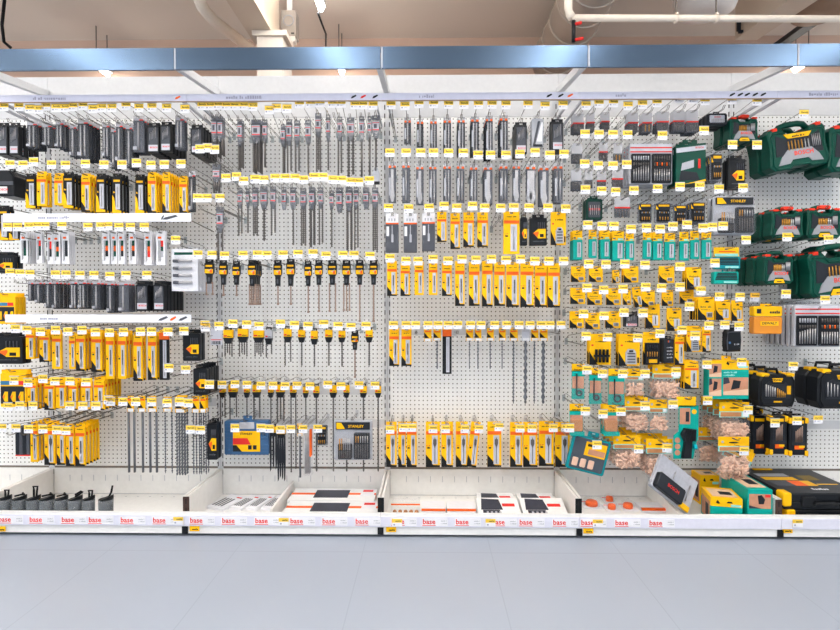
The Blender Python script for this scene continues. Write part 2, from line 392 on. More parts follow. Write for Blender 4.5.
@cached
def p_tealjig(w, h, d=.012, lead='b'):
    """teal card with yellow header and a photo strip of planed wood behind a black tool"""
    b = MB().rod(-w*.14, -.006, h*.16, h*.72, .003, blk); b.tube([(-w*.1+w*.2*math.cos(q*PI/7)+w*.16, -.005, h*.18+w*.2*math.sin(q*PI/7)) for q in range(14)], .005, gry, 6, True)
    L = [('card', MB().box(-w/2, w/2, .002, .0035, 0, h-.036, teal), 0, None), ('header', htab(w, h, .002, yel, depth=.04), 0, None), ('print', scribble(MB(), -w*.3, w*.3, h-.034, h-.027, blk, .001, 8), 1, None),
         ('photo_print', MB().box(-w*.46, w*.46, .001, .0019, h*.3, h*.64, skin), 0, None)]
    if lead == 'b': L += [('tool', b, 0, None)]
    else: L += [('wood_plug', MB().bev(-w*.4, w*.4, -.02, .0015, h*.14, h*.5, woodd, .006), 0, None), ('lower_band', MB().box(-w/2, w/2, -.021, -.02, .0, .022, teal), 0, None)]
    L.append(('blister', MB().bev(-w*.46, w*.46, -.022, .0018, h*.03, h*.62, clear, .004), 0, None))
    return L
@cached
def p_dowels(w, h, d=.05):
    """bag of wooden plugs under a yellow header with a black eye and a pale band"""
    r = random.Random(int(w*1000)+int(h*3000)); hh = min(.05, h*.28); hb = h-hh-h*.14
    hd = htab(w, h, d*.5, yel, depth=hh)
    pr = MB().prism([(w*.1*math.cos(q*PI/6)*1.6, h-hh*.62+.004*math.sin(q*PI/6)) for q in range(12)], d*.5-.0012, d*.5-.0001, blk)
    pr.prism([(-w*.36+.007*math.cos(q*PI/5), h-hh*.55+.007*math.sin(q*PI/5)) for q in range(10)], d*.5-.0012, d*.5-.0001, lgry)
    band = MB().box(-w/2, w/2, d*.5-.001, d*.5+.001, hb, h-hh, tealw); band.box(-w*.46, w*.24, d*.5-.002, d*.5-.001, hb+.004, h-hh-.004, woodd); band.box(w*.28, w*.46, d*.5-.002, d*.5-.001, hb+.004, h-hh-.004, tagw)
    st = MB(); n = int(w*hb/(.014*.014)*1.5)
    for k in range(n):
        x = r.uniform(-w*.4, w*.4); z = r.uniform(.012, hb*.78); y = r.uniform(.006, d*.5); a = Vector((r.uniform(-1,1), r.uniform(-.5,.5), r.uniform(-.7,.7))).normalized()*r.uniform(.008,.015)
        c = Vector((x,y,z)); st.tube([c-a, c+a], r.uniform(.0045,.0065), wood, 6)
    bag = MB(); o = [(-w*.46,.004),(-w*.2,0),(w*.1,.003),(w*.42,0),(w*.5,.02),(w*.48,hb*.6),(w*.44,hb+.004),(-w*.44,hb+.004),(-w*.5,hb*.5)]
    n2 = len(o); vs = [(x*.9, -.004, z*.9+hb*.05) for x, z in o]+[(x, d*.5, z) for x, z in o]+[(x*.9, d, z*.9+hb*.05) for x, z in o]
    bag.add(vs, [tuple(range(n2)), tuple(range(3*n2-1,2*n2-1,-1))]+[(k+i,k+n2+i,k+n2+(i+1)%n2,k+(i+1)%n2) for k in (0,n2) for i in range(n2)], clearb, True)
    return [('header', hd, 0, None), ('print', pr, 1, None), ('band', band, 0, None), ('wooden_plugs', st, 0, None), ('bag', bag, 0, None)]
@cached
def p_clearbit(w, h, d=.012, n=5, c='d', line=1):
    """clear pack with a row of short screwdriver bits and a red line"""
    hb = h*.46; b = MB()
    for k in range(n): b.rod(-w*.38+k*w*.76/max(1,n-1), .004, hb*.1, hb*.84, min(.0035, w*.3/n), {'d': steeld, 'g': gold}[c] if k % 2 or c == 'd' else steeld)
    L = [('hang_tab', htab(w, h, d*.5, clearw, depth=.03), 0, None), ('backing_card', MB().box(-w/2, w/2, d*.5, d*.5+.001, hb, h-.03, clearw), 0, None), ('tray', MB().box(-w/2, w/2, d*.6, d, 0, hb, gry), 0, None), ('screwdriver_bit', b, 0, None)]
    if line: L.append(('red_line', MB().box(-w/2, w/2, d*.5-.003, d*.5-.0005, hb-.002, hb+.006, red), 0, None))
    L.append(('blister', MB().bev(-w/2, w/2, 0, d*.55, 0, hb, clear, .003), 0, None))
    return L
@cached
def p_dewset(w, h, d=.02):
    """clear clamshell with yellow title over dark tray of bits"""
    hb = h-.02; t = MB().bev(-w*.36, w*.36, -.004, d*.5, hb*.08, hb*.66, blkp, .004); b = MB(); r = random.Random(3)
    for k in range(4): b.rod(-w*.24+k*w*.16, -.006, hb*.14, hb*.3, .0026, gold)
    for k in range(5): b.rod(-w*.26+k*w*.13, -.006, hb*.48, hb*.55, .0022, gold if k % 2 else lgry)
    pr = MB().box(-w*.3, w*.34, -.0012, -.0003, hb*.82, hb*.92, yeld); pr.prism([(-w*.45,hb*.68),(-w*.3,hb*.68),(-w*.45,hb*.9)], -.0012, -.0003, yel)
    return [('clamshell', MB().bev(-w/2, w/2, d*.5, d*.6, 0, hb, clearg, .004), 0, None), ('hang_tab', htab(w, h, d*.5, clear), 0, None), ('card', MB().box(-w*.4, w*.4, 0, d*.49, hb*.68, hb*.96, drk), 0, None), ('print', pr, 1, None), ('tray', t, 0, None), ('bit', b, 1, None)]
@cached
def p_blackset(w, h, d=.025, look=0):
    """black flat pack with yellow arrow label"""
    hb = h-.02; a = MB().prism([(-w*.3,hb*.45),(-w*.02,hb*.26),(w*.42,hb*.26),(w*.42,hb*.6),(-w*.02,hb*.6)], -.0012, -.0001, yel); a.prism([(-w*.32,hb*.45),(-w*.06,hb*.3),(w*.02,hb*.45),(-.0,hb*.52)], -.0018, -.0012, org); a.box(w*.08, w*.3, -.0018, -.0012, hb*.3, hb*.42, blk)
    b = MB()
    for k in range(4): b.rod(-w*.02+k*w*.12, -.0022, hb*.62, hb*.84, .0024, gry)
    return [('case', MB().bev(-w/2, w/2, 0, d, 0, hb, blkp, .004), 0, None), ('hang_tab', htab(w*.7, h, d*.5, blkp), 0, None), ('arrow_label', a, 0, None), ('bit_rack', b, 0, None), ('print', scribble(MB(), -w*.36, w*.36, hb*.13, hb*.18, gry, -.0012, 4), 0, None)]
@cached
def p_green(w, h, d=.07, v='x', num=''):
    """bottle green carry case: grey X shaped plate, windows of bits, handle, red latches, yellow tag"""
    W, H = w/2, h; c = h*.1
    o = [(-W+c,0),(-W*.38,0),(-W*.3,h*.05),(W*.3,h*.05),(W*.38,0),(W-c,0),(W,c),(W*.93,h*.5),(W*.97,h*.82),(W*.88,h*.9),(W*.5,h*.9),(W*.36,h*.78),(-W*.36,h*.78),(-W*.5,h*.9),(-W*.88,h*.9),(-W*.97,h*.82),(-W*.93,h*.5),(-W,c)]
    L = [('shell', MB().prism(o, 0, d, green, .006), 0, None)]
    lid = [(x*.9, .03*h+z*.86) for x, z in o]
    L.append(('lid_rim', MB().tube([(x, -.001, z) for x, z in lid], .0045, green, 6, True), 0, None))
    L.append(('window', MB().prism([(-W*.78,h*.3),(W*.78,h*.3),(W*.72,h*.76),(W*.4,h*.66),(-W*.4,h*.66),(-W*.72,h*.76)], -.0025, 0, drk), 0, None))
    b = MB()
    for k in range(7): b.rod(-W*.34+k*W*.11, -.004, h*.4, h*(.6+.008*(k%3)), .003, gold if k < 5 else steel)
    for k in range(5): b.rod(W*.46+k*W*.06, -.004, h*.42, h*.68, .0022, steel)
    L.append(('drill_bit', b, 1, None))
    L.append(('face_plate', MB().prism([(-W*.74,h*.1),(-W*.36,h*.12),(-W*.26,h*.2),(W*.26,h*.2),(W*.36,h*.12),(W*.74,h*.1),(W*.62,h*.26),(W*.4,h*.42),(-W*.4,h*.42),(-W*.62,h*.26)], -.005, 0, slv), 0, None))
    L.append(('lettering', (text('BOSCH', h*.13, redp), (W*.12, -.0055, h*.32)), 1, None))
    if num: L.append(('size_print', (text(str(num), h*.1, blk), (W*.1, -.0068, h*.09)), 1, None))
    hp = [(-W*.52,d*.5,h*.86),(-W*.4,d*.5,h*.97),(-W*.2,d*.5,h*1.0),(W*.2,d*.5,h*1.0),(W*.4,d*.5,h*.97),(W*.52,d*.5,h*.86)]
    L.append(('handle', MB().tube(hp, h*.065, green, 8), 0, None))
    for s in (-1, 1): L.append(('latch', MB().bev(W*.72*s-.014, W*.72*s+.014, -.004, d*.4, h*.86, h*.93, redp, .003), 0, None))
    if v == 'x': L.append(('yellow_tag', MB().prism([(-W*.34,h*.66),(W*.34,h*.66),(W*.46,h*.76),(-W*.46,h*.76)], -.006, 0, yel), 0, None)); L.append(('print', scribble(MB(), -W*.2, W*.2, h*.68, h*.72, blk, -.0066, 2), 1, None))
    else: L.append(('yellow_tag', MB().prism([(-W*.36,h*.03),(W*.36,h*.03),(W*.26,h*.15),(-W*.26,h*.15)], -.006, 0, yel), 0, None)); L.append(('print', scribble(MB(), -W*.18, W*.18, h*.06, h*.1, blk, -.0066, 2), 1, None))
    if v == 'h': L.append(('red_clip', MB().bev(-W*.3, W*.34, -.006, d*.3, h*.9, h*1.02, redp, .006), 0, None))
    return L
@cached
def p_black(w, h, d=.08):
    """black carry case: yellow latches, window of bits, yellow title"""
    W = w/2
    o = [(-W*.86,0),(W*.86,0),(W,h*.16),(W*.98,h*.7),(W*.8,h*.86),(-W*.8,h*.86),(-W*.98,h*.7),(-W,h*.16)]
    L = [('shell', MB().prism(o, 0, d, blkp, .007), 0, None), ('lid_rim', MB().tube([(x*.9,-.001,.05*h+z*.9) for x, z in o], .004, blk, 6, True), 0, None),
         ('window', MB().prism([(-W*.7,h*.22),(W*.7,h*.22),(W*.72,h*.5),(W*.44,h*.66),(W*.3,h*.6),(-W*.3,h*.6),(-W*.44,h*.68),(-W*.74,h*.56)], -.0025, 0, drk), 0, None)]
    b = MB()
    for k in range(5): b.rod(-W*.64+k*W*.12, -.004, h*.28, h*(.6-.02*k), .003, steel)
    for k in range(5): b.rod(-W*.02+k*W*.1, -.004, h*.26, h*(.5-.03*k), .003, gold)
    for k in range(3): b.box(W*.5+k*W*.07, W*.55+k*W*.07, -.006, -.002, h*.34, h*.56, yeld)
    L.append(('drill_bit', b, 1, None))
    L.append(('brand_plate', MB().prism([(-W*.24,h*.66),(W*.2,h*.66),(W*.28,h*.76),(-W*.3,h*.76)], -.003, 0, yel), 0, None)); L.append(('lettering', (text('DEWALT', h*.075, blk), (0, -.0035, h*.71)), 1, None))
    L.append(('handle', MB().tube([(-W*.4,d*.5,h*.84),(-W*.34,d*.5,h*.98),(W*.2,d*.5,h*.98),(W*.28,d*.5,h*.84)], .008, blkp, 8), 0, None))
    for s in (-1, 1): L.append(('latch', MB().bev(W*.68*s-.022, W*.68*s+.022, -.004, d*.5, h*.8, h*.89, yel, .004), 0, None))
    L.append(('lower_title', MB().box(-W*.2, W*.24, -.003, 0, h*.12, h*.16, yeld), 0, None))
    return L
@cached
def p_tough(w, h, d=.05):
    """small black tool box with yellow corner guards"""
    W = w/2; b = MB()
    for k in range(5): b.rod(-W*.3+k*W*.16, -.003, h*.34, h*(.6+.03*k), .0028, copper)
    L = [('shell', MB().bev(-W*.94, W*.94, 0, d, .004, h-.022, blkp, .006), 0, None), ('window', MB().box(-W*.66, W*.66, -.002, 0, h*.26, h*.76, drk), 0, None), ('drill_bit', b, 1, None),
         ('hang_tab', htab(w*.5, h, d*.4, blkp), 0, None), ('label', MB().box(-W*.4, W*.5, -.003, 0, h*.16, h*.25, org).box(W*.02, W*.6, -.0036, -.003, h*.2, h*.25, yel), 0, None), ('title', MB().box(-W*.5, W*.5, -.003, 0, h*.78, h*.85, yel), 0, None)]
    for sx in (-1, 1):
        for z in (.0, h*.78): L.append(('corner_guard', MB().bev(min(sx*W*.66,sx*W), max(sx*W*.66,sx*W), -.005, d*.6, z, z+h*.13, yel, .003), 0, None))
    return L
@cached
def p_boschset(w, h, d=.03):
    """grey clamshell with two black trays of bits under a white header with red lines"""
    hb = h-.02; L = [('hang_tab', htab(w*.5, h, d*.5, clear), 0, None), ('clamshell', MB().bev(-w/2, w/2, d*.3, d, 0, hb, lgry, .006), 0, None)]
    hd = MB().box(-w*.48, w*.48, d*.3-.002, d*.3-.0002, hb*.76, hb*.98, winm); hd.box(-w*.48, w*.48, d*.3-.003, d*.3-.002, hb*.78, hb*.81, red); hd.box(-w*.48, w*.48, d*.3-.003, d*.3-.002, hb*.88, hb*.91, red)
    L.append(('header', hd, 0, None))
    for s in (-1, 1):
        cx = s*w*.24; t = MB().bev(cx-w*.22, cx+w*.22, -.002, d*.3-.0005, hb*.03, hb*.74, blkp, .004)
        L.append(('tray', t, 0, None)); b = MB()
        for k in range(7): b.rod(cx-w*.17+k*w*.055, -.004, hb*.08, hb*(.36+(.02*k if s < 0 else 0)), w*.013, steel)
        for k in range(7): b.rod(cx-w*.17+k*w*.055, -.004, hb*.44, hb*.52, w*.015, org if s > 0 and k % 2 else steeld); b.rod(cx-w*.17+k*w*.055, -.004, hb*.58, hb*.68, w*.015, steeld if s > 0 else lgry)
        L.append(('drill_bit', b, 1, None))
    return L
@cached
def p_stanley(w, h, d=.03):
    """clear clamshell, black title card with yellow lettering, black trays of bits"""
    hb = h-.018; L = [('clamshell', MB().bev(-w/2, w/2, d*.6, d, 0, hb, lgry, .008), 0, None), ('hang_tab', htab(w*.5, h, d*.6, clear), 0, None), ('card', MB().box(-w*.44, w*.44, d*.3, d*.6, hb*.78, hb*.96, drk), 0, None)]
    L.append(('lettering', (text('STANLEY', hb*.095, yel), (w*.08, d*.3-.001, hb*.86)), 1, None)); L.append(('yellow_mark', MB().prism([(-w*.42,hb*.79),(-w*.2,hb*.8),(-w*.3,hb*.95),(-w*.42,hb*.95)], d*.3-.001, d*.3, yel), 1, None))
    for x0, x1, z1, c in ((-w*.38, -.02*w, hb*.42, 0), (.03*w, w*.44, hb*.7, 1)):
        L.append(('tray', MB().bev(x0, x1, 0, d*.6, hb*.04, z1, blkp, .004), 0, None)); b = MB()
        for k in range(6):
            x = x0+(x1-x0)*(.14+.145*k)
            b.rod(x, -.003, hb*.08, z1*.6, w*.012, steeld); b.rod(x, -.003, z1*.66, z1*(.9 if c else 1.35), w*.014, (gold if k < 2 else steel))
        L.append(('bit', b, 1, None))
    L.append(('cover', MB().bev(-w*.49, w*.49, -.006, d*.58, hb*.01, hb*.76, clear, .008), 0, None))
    return L
@cached
def p_bluecase(w, h, d=.045):
    """blue organiser box with yellow, red and black label"""
    hb = h-.004; W = w/2; r = MB()
    for k in range(9): r.box(-W*.98, -W*.6, -.002, 0, hb*(.06+.1*k), hb*(.1+.1*k), blue); r.box(W*.66, W*.98, -.002, 0, hb*(.06+.1*k), hb*(.1+.1*k), blue)
    lb = MB().box(-W*.6, W*.62, -.002, -.0003, hb*.1, hb*.68, yel); lb.prism([(-W*.6,hb*.3),(W*.2,hb*.3),(W*.05,hb*.48),(-W*.6,hb*.48)], -.0028, -.002, red); lb.prism([(-W*.6,hb*.1),(-W*.2,hb*.1),(-W*.45,hb*.28),(-W*.6,hb*.28)], -.0028, -.002, blk)
    for x in (.08, .3): lb.box(W*x, W*(x+.16), -.0028, -.002, hb*.16, hb*.28, drk)
    return [('box', MB().bev(-W, W, 0, d, 0, hb*.96, blue, .006), 0, None), ('rib', r, 1, None), ('label', lb, 0, None), ('lettering', (text('STANLEY', hb*.085, blk), (0, -.0026, hb*.6)), 1, None), ('clear_lid', MB().box(-W*.3, W*.36, -.002, -.0002, hb*.74, hb*.93, lgry), 0, None),
            ('hang_tab', htab(w*.2, h+.014, d*.5, blue, depth=.026), 0, None)]
@cached
def p_greenbag(w, h, d=.03):
    """bottle green box, white band with red title, photo of a tool clamp, yellow foot"""
    hb = h-.02
    ph = MB().prism([(-w*.34,hb*.34),(w*.1,hb*.42),(w*.1,hb*.6),(-w*.3,hb*.52)], -.001, 0, lgry); ph.prism([(-w*.4,hb*.1),(w*.3,hb*.12),(w*.2,hb*.3),(-w*.34,hb*.34)], -.001, 0, drk)
    return [('box', MB().prism([(-w/2,0),(w/2,hb*.06),(w/2,hb),(-w/2,hb*.94)], 0, d, green), 0, None), ('hang_tab', htab(w*.5, h, d*.5, green), 0, None), ('white_band', MB().prism([(-w/2,hb*.76),(w/2,hb*.84),(w/2,hb*.95),(-w/2,hb*.87)], -.001, 0, winm), 0, None),
            ('lettering', (text('BOSCH', hb*.06, red), (w*.28, -.0015, hb*.885)), 1, None), ('photo_print', ph, 0, None), ('red_print', MB().box(w*.24, w*.32, -.001, 0, hb*.4, hb*.62, red), 0, None), ('yellow_foot', MB().prism([(-w*.4,0),(w/2,.02),(w/2,hb*.14),(-w*.1,hb*.04)], -.002, d*.5, yel), 0, None)]
@cached
def p_greenmini(w, h, d=.03):
    """small dark green case with grey window and red lettering"""
    hb = h-.016; b = MB()
    for k in range(5): b.rod(-w*.26+k*w*.13, -.002, hb*.24, hb*.7, .0022, steel)
    t = text('BOSCH', hb*.16, redp)
    return [('case', MB().bev(-w/2, w/2, 0, d, 0, hb, greend, .006), 0, None), ('hang_tab', htab(w*.5, h, d*.5, greend), 0, None), ('window', MB().bev(-w*.38, w*.38, -.001, 0, hb*.12, hb*.86, gry, .004), 0, None), ('bit', b, 1, None), ('lettering', (t, (0, -.003, hb*.5)), 1, None)]
@cached
def p_barcase(w, h, d=.03):
    """long black rounded case with grey window"""
    hb = h-.012; b = MB()
    for k in range(8): b.rod(-w*.28+k*w*.08, -.002, hb*.24, hb*.5, .0025, steel)
    return [('case', MB().bev(-w/2, w/2, 0, d, 0, hb, drk, .008), 0, None), ('hang_tab', htab(.03, h, d*.5, blkp, depth=.016), 0, None), ('window', MB().bev(-w*.4, w*.36, -.001, 0, hb*.2, hb*.84, winm, .004), 0, None), ('lettering', (text('BOSCH', hb*.17, red), (0, -.002, hb*.66)), 1, None), ('bit', b, 1, None)]
@cached
def p_tealcase(w, h, d=.03, top=1):
    """flat teal case with dark slotted rows and pale label"""
    hb = h-(.05 if top else .012); t = MB()
    for k in range(5): t.box(-w*.44+k*w*.02, w*.44-k*w*.01, -.002, 0, hb*(.34+.12*k), hb*(.42+.12*k), drk)
    L = [('case', MB().bev(-w/2, w/2, 0, d, 0, hb, teal if not top else tealb, .005), 0, None), ('bit_row', t, 0, None), ('label', MB().box(-w*.1, w*.42, -.002, 0, hb*.08, hb*.22, tealw), 0, None)]
    if top: L += [('header', htab(w, h, d*.5, yel, depth=.052), 0, None), ('print', MB().box(-w*.46, w*.46, d*.5-.0012, d*.5-.0003, hb+.003, hb+.016, tealw).box(-w*.3, w*.36, d*.5-.0012, d*.5-.0003, hb+.024, hb+.03, org), 1, None)]
    else: L.append(('hang_tab', htab(.034, h, d*.5, tealb, depth=.016), 0, None))
    return L
@cached
def p_socketset(w, h, d=.012, v=0):
    """yellow card with a moulded black set of bits"""
    hb = h-.02; b = MB(); L = [('card', MB().box(-w/2, w/2, d*.5, d, 0, hb, yel), 0, None), ('hang_tab', htab(w, h, d*.5, yel), 0, None), ('black_edge', MB().prism([(-w/2,0),(-w*.1,0),(-w*.34,hb*.3),(-w/2,hb*.5)], d*.5-.001, d*.5, blk), 0, None)]
    pr = scribble(MB(), -w*.2, w*.3, hb*.84, hb*.9, blk, d*.5-.001, 3); pr.box(-w*.4, -w*.3, d*.5-.001, d*.5-.0001, hb*.7, hb*.76, red); L.append(('print', pr, 0, None))
    if v == 0:
        for k in range(4): b.rod(-w*.2+k*w*.17, -.005, hb*.38, hb*.58, w*.06, blk, 8); b.rod(-w*.2+k*w*.17, -.005, hb*.1, hb*.3, w*.06, blk, 8)
        L.append(('rail_holder', MB().box(-w*.3, w*.42, -.006, d*.5, hb*.3, hb*.38, blkp), 0, None)); L.append(('bit', b, 1, None))
    elif v == 1:
        L.append(('window', MB().prism([(-w*.18,hb*.06),(w*.34,hb*.06),(w*.3,hb*.5),(w*.2,hb*.6),(-w*.06,hb*.6),(-w*.18,hb*.48)], 0, d*.5, lgry), 0, None))
        for k in range(4): b.box(-w*.1, w*.26, -.003, 0, hb*(.12+.1*k), hb*(.16+.1*k), gry)
        b.box(-w*.02, w*.16, -.003, 0, hb*.5, hb*.56, blk); L.append(('bit', b, 1, None)); L.append(('black_edge_label', MB().box(w*.38, w*.46, d*.5-.001, d*.5, hb*.1, hb*.3, blk), 0, None))
    else:
        L.append(('tray', MB().bev(-w*.4, w*.46, -.01, d*.5, hb*.02, hb*.76, blkp, .005), 0, None))
        for k in range(5): b.rod(-w*.3+k*w*.15, -.012, hb*.3, hb*.46, w*.03, gold); b.rod(-w*.3+k*w*.15, -.012, hb*.54, hb*.68, w*.04, drk)
        L.append(('bit', b, 1, None)); L.append(('label', MB().box(-w*.2, w*.3, -.012, -.01, hb*.08, hb*.2, yeld), 0, None))
    return L
@cached
def p_darkset(w, h, d=.03):
    """dark grey flat case with grey print and small coloured badge"""
    hb = h-.016; pr = MB()
    for k in range(4): scribble(pr, -w*.2, w*.4, hb*(.2+.14*k), hb*(.26+.14*k), lgry, -.001, k)
    bd = MB().box(-w*.1, w*.0, -.001, 0, hb*.86, hb*.94, org).box(w*.0, w*.12, -.001, 0, hb*.86, hb*.94, blue)
    return [('case', MB().bev(-w/2, w/2, 0, d, 0, hb, drk, .003), 0, None), ('hang_tab', htab(w*.6, h, d*.5, drk), 0, None), ('print', pr, 0, None), ('badge', bd, 0, None)]
@cached
def p_pouch(w, h, d=.04):
    """black zipped pouch with hanging loop"""
    hb = h-.02; W = w/2
    return [('pouch', MB().prism([(-W*.86,0),(W*.92,hb*.02),(W,hb*.5),(W*.92,hb*.95),(-W*.7,hb),(-W*.96,hb*.8),(-W,hb*.3)], 0, d, blkp, .008), 0, None), ('hang_tab', htab(w*.5, h, d*.5, blk, depth=.026), 0, None), ('zip', MB().tube([(-W*.84,-.001,hb*.1),(-W*.9,-.001,hb*.5),(-W*.8,-.001,hb*.85),(W*.8,-.001,hb*.88)], .003, gry), 0, None), ('print', scribble(MB(), -W*.1, W*.5, hb*.3, hb*.4, lgry, -.009, 3).box(-W*.7, -W*.5, -.0065, -.001, hb*.35, hb*.45, blue), 0, None)]
@cached
def p_strappouch(w, h, d=.12):
    """black satchel case with grey strap and white label"""
    hb = h-.02; W = w/2
    return [('case', MB().prism([(-W,0),(W,0),(W,hb*.75),(W*.4,hb),(-W,hb)], 0, d, blkp, .006), 0, None), ('hang_tab', htab(w*.4, h, d*.4, blkp), 0, None), ('strap', MB().box(-W, W, -.004, 0, hb*.42, hb*.56, gry), 0, None), ('label_strip', MB().box(-W*.8, W*.2, -.004, 0, hb*.1, hb*.36, tagw), 0, None), ('lettering', (text('BOSCH', hb*.12, red), (-W*.3, -.005, hb*.24)), 1, None)]
@cached
def p_jigbox(w, h, d=.05):
    """teal box of a doweling jig: yellow top, white print, three photos"""
    hb = h; ph = []
    def photo(x0, x1, z0, z1, s):
        m = MB().box(x0, x1, -.001, -.0001, z0, z1, skin); c = (x0+x1)/2; zz = (z0+z1)/2; ww = x1-x0; hh = z1-z0
        m.prism([(x0,z0),(x1,z0),(x1,z0+hh*.35),(x0,z0+hh*.2)], -.0016, -.001, M('pale_plank', (226,190,160))); m.prism([(c-ww*.2,zz-hh*.2),(c+ww*.14,zz-hh*.1),(c+ww*.2,zz+hh*.3),(c-ww*.1,zz+hh*.36)], -.002, -.0016, drk); m.prism([(x0,zz+hh*.1),(x0+ww*.26,zz+hh*.2),(x0+ww*.2,z1),(x0,z1)], -.002, -.0016, photod)
        return m
    pr = scribble(MB(), -w*.12, w*.2, hb*.66, hb*.7, tealw, -.001, 2); scribble(pr, -w*.12, w*.16, hb*.59, hb*.63, tealw, -.001, 3); pr.box(w*.24, w*.48, -.001, -.0001, hb*.79, hb*.85, tealw)
    return [('box', MB().box(-w/2, w/2, 0, d, 0, hb*.75, teal), 0, None), ('yellow_top', MB().box(-w/2, w/2, 0, d, hb*.75, hb*.985, yel), 0, None), ('hang_tab', htab(.05, h+.02, d*.5, yel, depth=.03), 0, None), ('print', pr, 0, None), ('tool_mark', MB().prism([(-w*.06,hb*.9),(.0,hb*.86),(w*.02,hb*.9),(-w*.03,hb*.96)], -.001, 0, blk), 0, None),
            ('photo_print', photo(-w*.48, -w*.18, hb*.56, hb*.9, 1), 0, None), ('photo_print', photo(-w*.48, -w*.18, hb*.08, hb*.52, 2), 0, None), ('photo_print', photo(-w*.13, w*.49, hb*.1, hb*.55, 3), 0, None)]
@cached
def p_tealtool(w, h, d=.05):
    """teal card: yellow header, photo, black depth stop tool with turquoise knob, three round photos"""
    t = MB().prism([(-w*.2,h*.02),(w*.16,h*.02),(w*.2,h*.3),(w*.34,h*.32),(w*.36,h*.48),(-w*.1,h*.5),(-w*.24,h*.4),(-w*.1,h*.28)], -.02, .002, blkp, .004)
    for k in range(4): t.box(-w*.06+k*w*.1, w*.0+k*w*.1, -.024, -.02, h*.3, h*.48, blk)
    ph = MB()
    for k in range(3): ph.prism([(-w*.34+w*.11*math.cos(q*PI/8), h*(.1+.1*k)+w*.11*math.sin(q*PI/8)) for q in range(16)], .0005, .0019, skin)
    return [('card', MB().prism([(-w/2,0),(w*.3,0),(w/2,h*.4),(w/2,h*.86),(-w*.3,h*.86),(-w*.3,h*.44),(-w/2,h*.38)], .002, .004, teal), 0, None), ('header', htab(w*.78, h, .002, yel, depth=h*.16), 0, None),
            ('photo_print', MB().box(-w*.26, w*.16, .0008, .0019, h*.56, h*.82, skin).box(-w*.02, w*.12, .0003, .0008, h*.6, h*.76, drk), 0, None), ('badge', MB().prism([(w*.32+w*.1*math.cos(q*PI/6), h*.76+w*.1*math.sin(q*PI/6)) for q in range(12)], .0008, .0019, yeld), 0, None), ('tool', t, 0, None),
            ('knob', MB().tube([(w*.2,-.03,h*.22),(w*.3,-.03,h*.22)], .014, M('turquoise_knob', (0,176,190), .35), 10), 1, None), ('round_photo', ph, 0, None)]
@cached
def p_plugcase(w, h, d=.03):
    """dark grey case with teal rim, yellow label and wooden plugs"""
    W = w/2; pl = MB()
    for k in range(3): pl.bev(-W*.8+k*W*.42, -W*.5+k*W*.42, -.004, 0, h*.12, h*.34, wood, .004)
    return [('rim', MB().bev(-W, W, .006, d, 0, h*.9, tealb, .008), 0, None), ('case', MB().bev(-W*.9, W*.86, 0, .0055, h*.06, h*.86, M('case_grey', (74,82,92), .4), .006), 0, None), ('label', MB().box(-W*.3, W*.8, -.002, 0, h*.44, h*.8, yel).box(-W*.1, W*.76, -.0026, -.002, h*.48, h*.62, skin).box(-W*.2, W*.1, -.0026, -.002, h*.68, h*.75, blk), 0, None), ('wooden_plug', pl, 0, None), ('hang_tab', htab(.06, h+.012, d*.5, tealb, depth=.03), 0, None)]
@cached
def p_orangecase(w, h, d=.04):
    """orange clear case with yellow lid and brand name over a row of bits"""
    hb = h-.012; W = w/2; oc = M('orange_clear', (236,150,50), .2, alpha=.8); b = MB()
    for k in range(8): b.rod(-W*.7+k*W*.2, .004, hb*.16, hb*.5, .0035, steeld)
    return [('body', MB().bev(-W, W, 0, d, 0, hb*.62, oc, .006), 0, None), ('lid', MB().bev(-W, W, 0, d, hb*.63, hb, yel, .006), 0, None), ('hang_tab', htab(.06, h, d*.5, yel, depth=.02), 0, None), ('bit', b, 0, None), ('brand_plate', MB().box(-W*.56, W*.7, -.003, 0, hb*.3, hb*.46, yel), 0, None), ('lettering', (text('DEWALT', hb*.13, drk), (W*.07, -.0036, hb*.38)), 1, None), ('print', scribble(MB(), W*.1, W*.8, hb*.74, hb*.84, drk, -.001, 2).box(-W*.8, -W*.5, -.001, 0, hb*.74, hb*.9, drk), 0, None)]
@cached
def p_drillclam(w, h, d=.02):
    """clear clamshell on white card showing thick bits lying one above another"""
    hb = h-.02; b = MB()
    for k in range(4): z = hb*(.2+.17*k); b.tube([(-w*.34,-.001,z),(w*.3,-.001,z)], .007, steel, 8); b.tube([(-w*.4,-.001,z),(-w*.2,-.001,z)], .009, gry, 8)
    return [('card', MB().box(-w/2, w/2, d*.5, d*.55, 0, hb, tagw), 0, None), ('hang_tab', htab(w*.6, h, d*.5, clear), 0, None), ('green_line', MB().box(-w*.4, w*.3, d*.5-.001, d*.5, hb*.86, hb*.92, green), 0, None), ('drill_bit', b, 0, None), ('blister', MB().bev(-w*.48, w*.48, -.01, d*.49, .004, hb*.82, clear, .006), 0, None)]
@cached
def p_whitecard(w, h, d=.003):
    """white card with red line and barcode"""
    hb = h-.018; b = MB()
    for k in range(10): b.box(-w*.4+k*w*.08, -w*.37+k*w*.08+.001*(k%3), -.0008, 0, hb*.06, hb*.3, blk)
    return [('card', MB().box(-w/2, w/2, 0, d, 0, hb, winm), 0, None), ('hang_tab', htab(w, h, d*.4, winm), 0, None), ('red_line', MB().box(-w*.46, w*.46, -.0008, 0, hb*.36, hb*.42, red), 0, None), ('barcode', b, 0, None)]
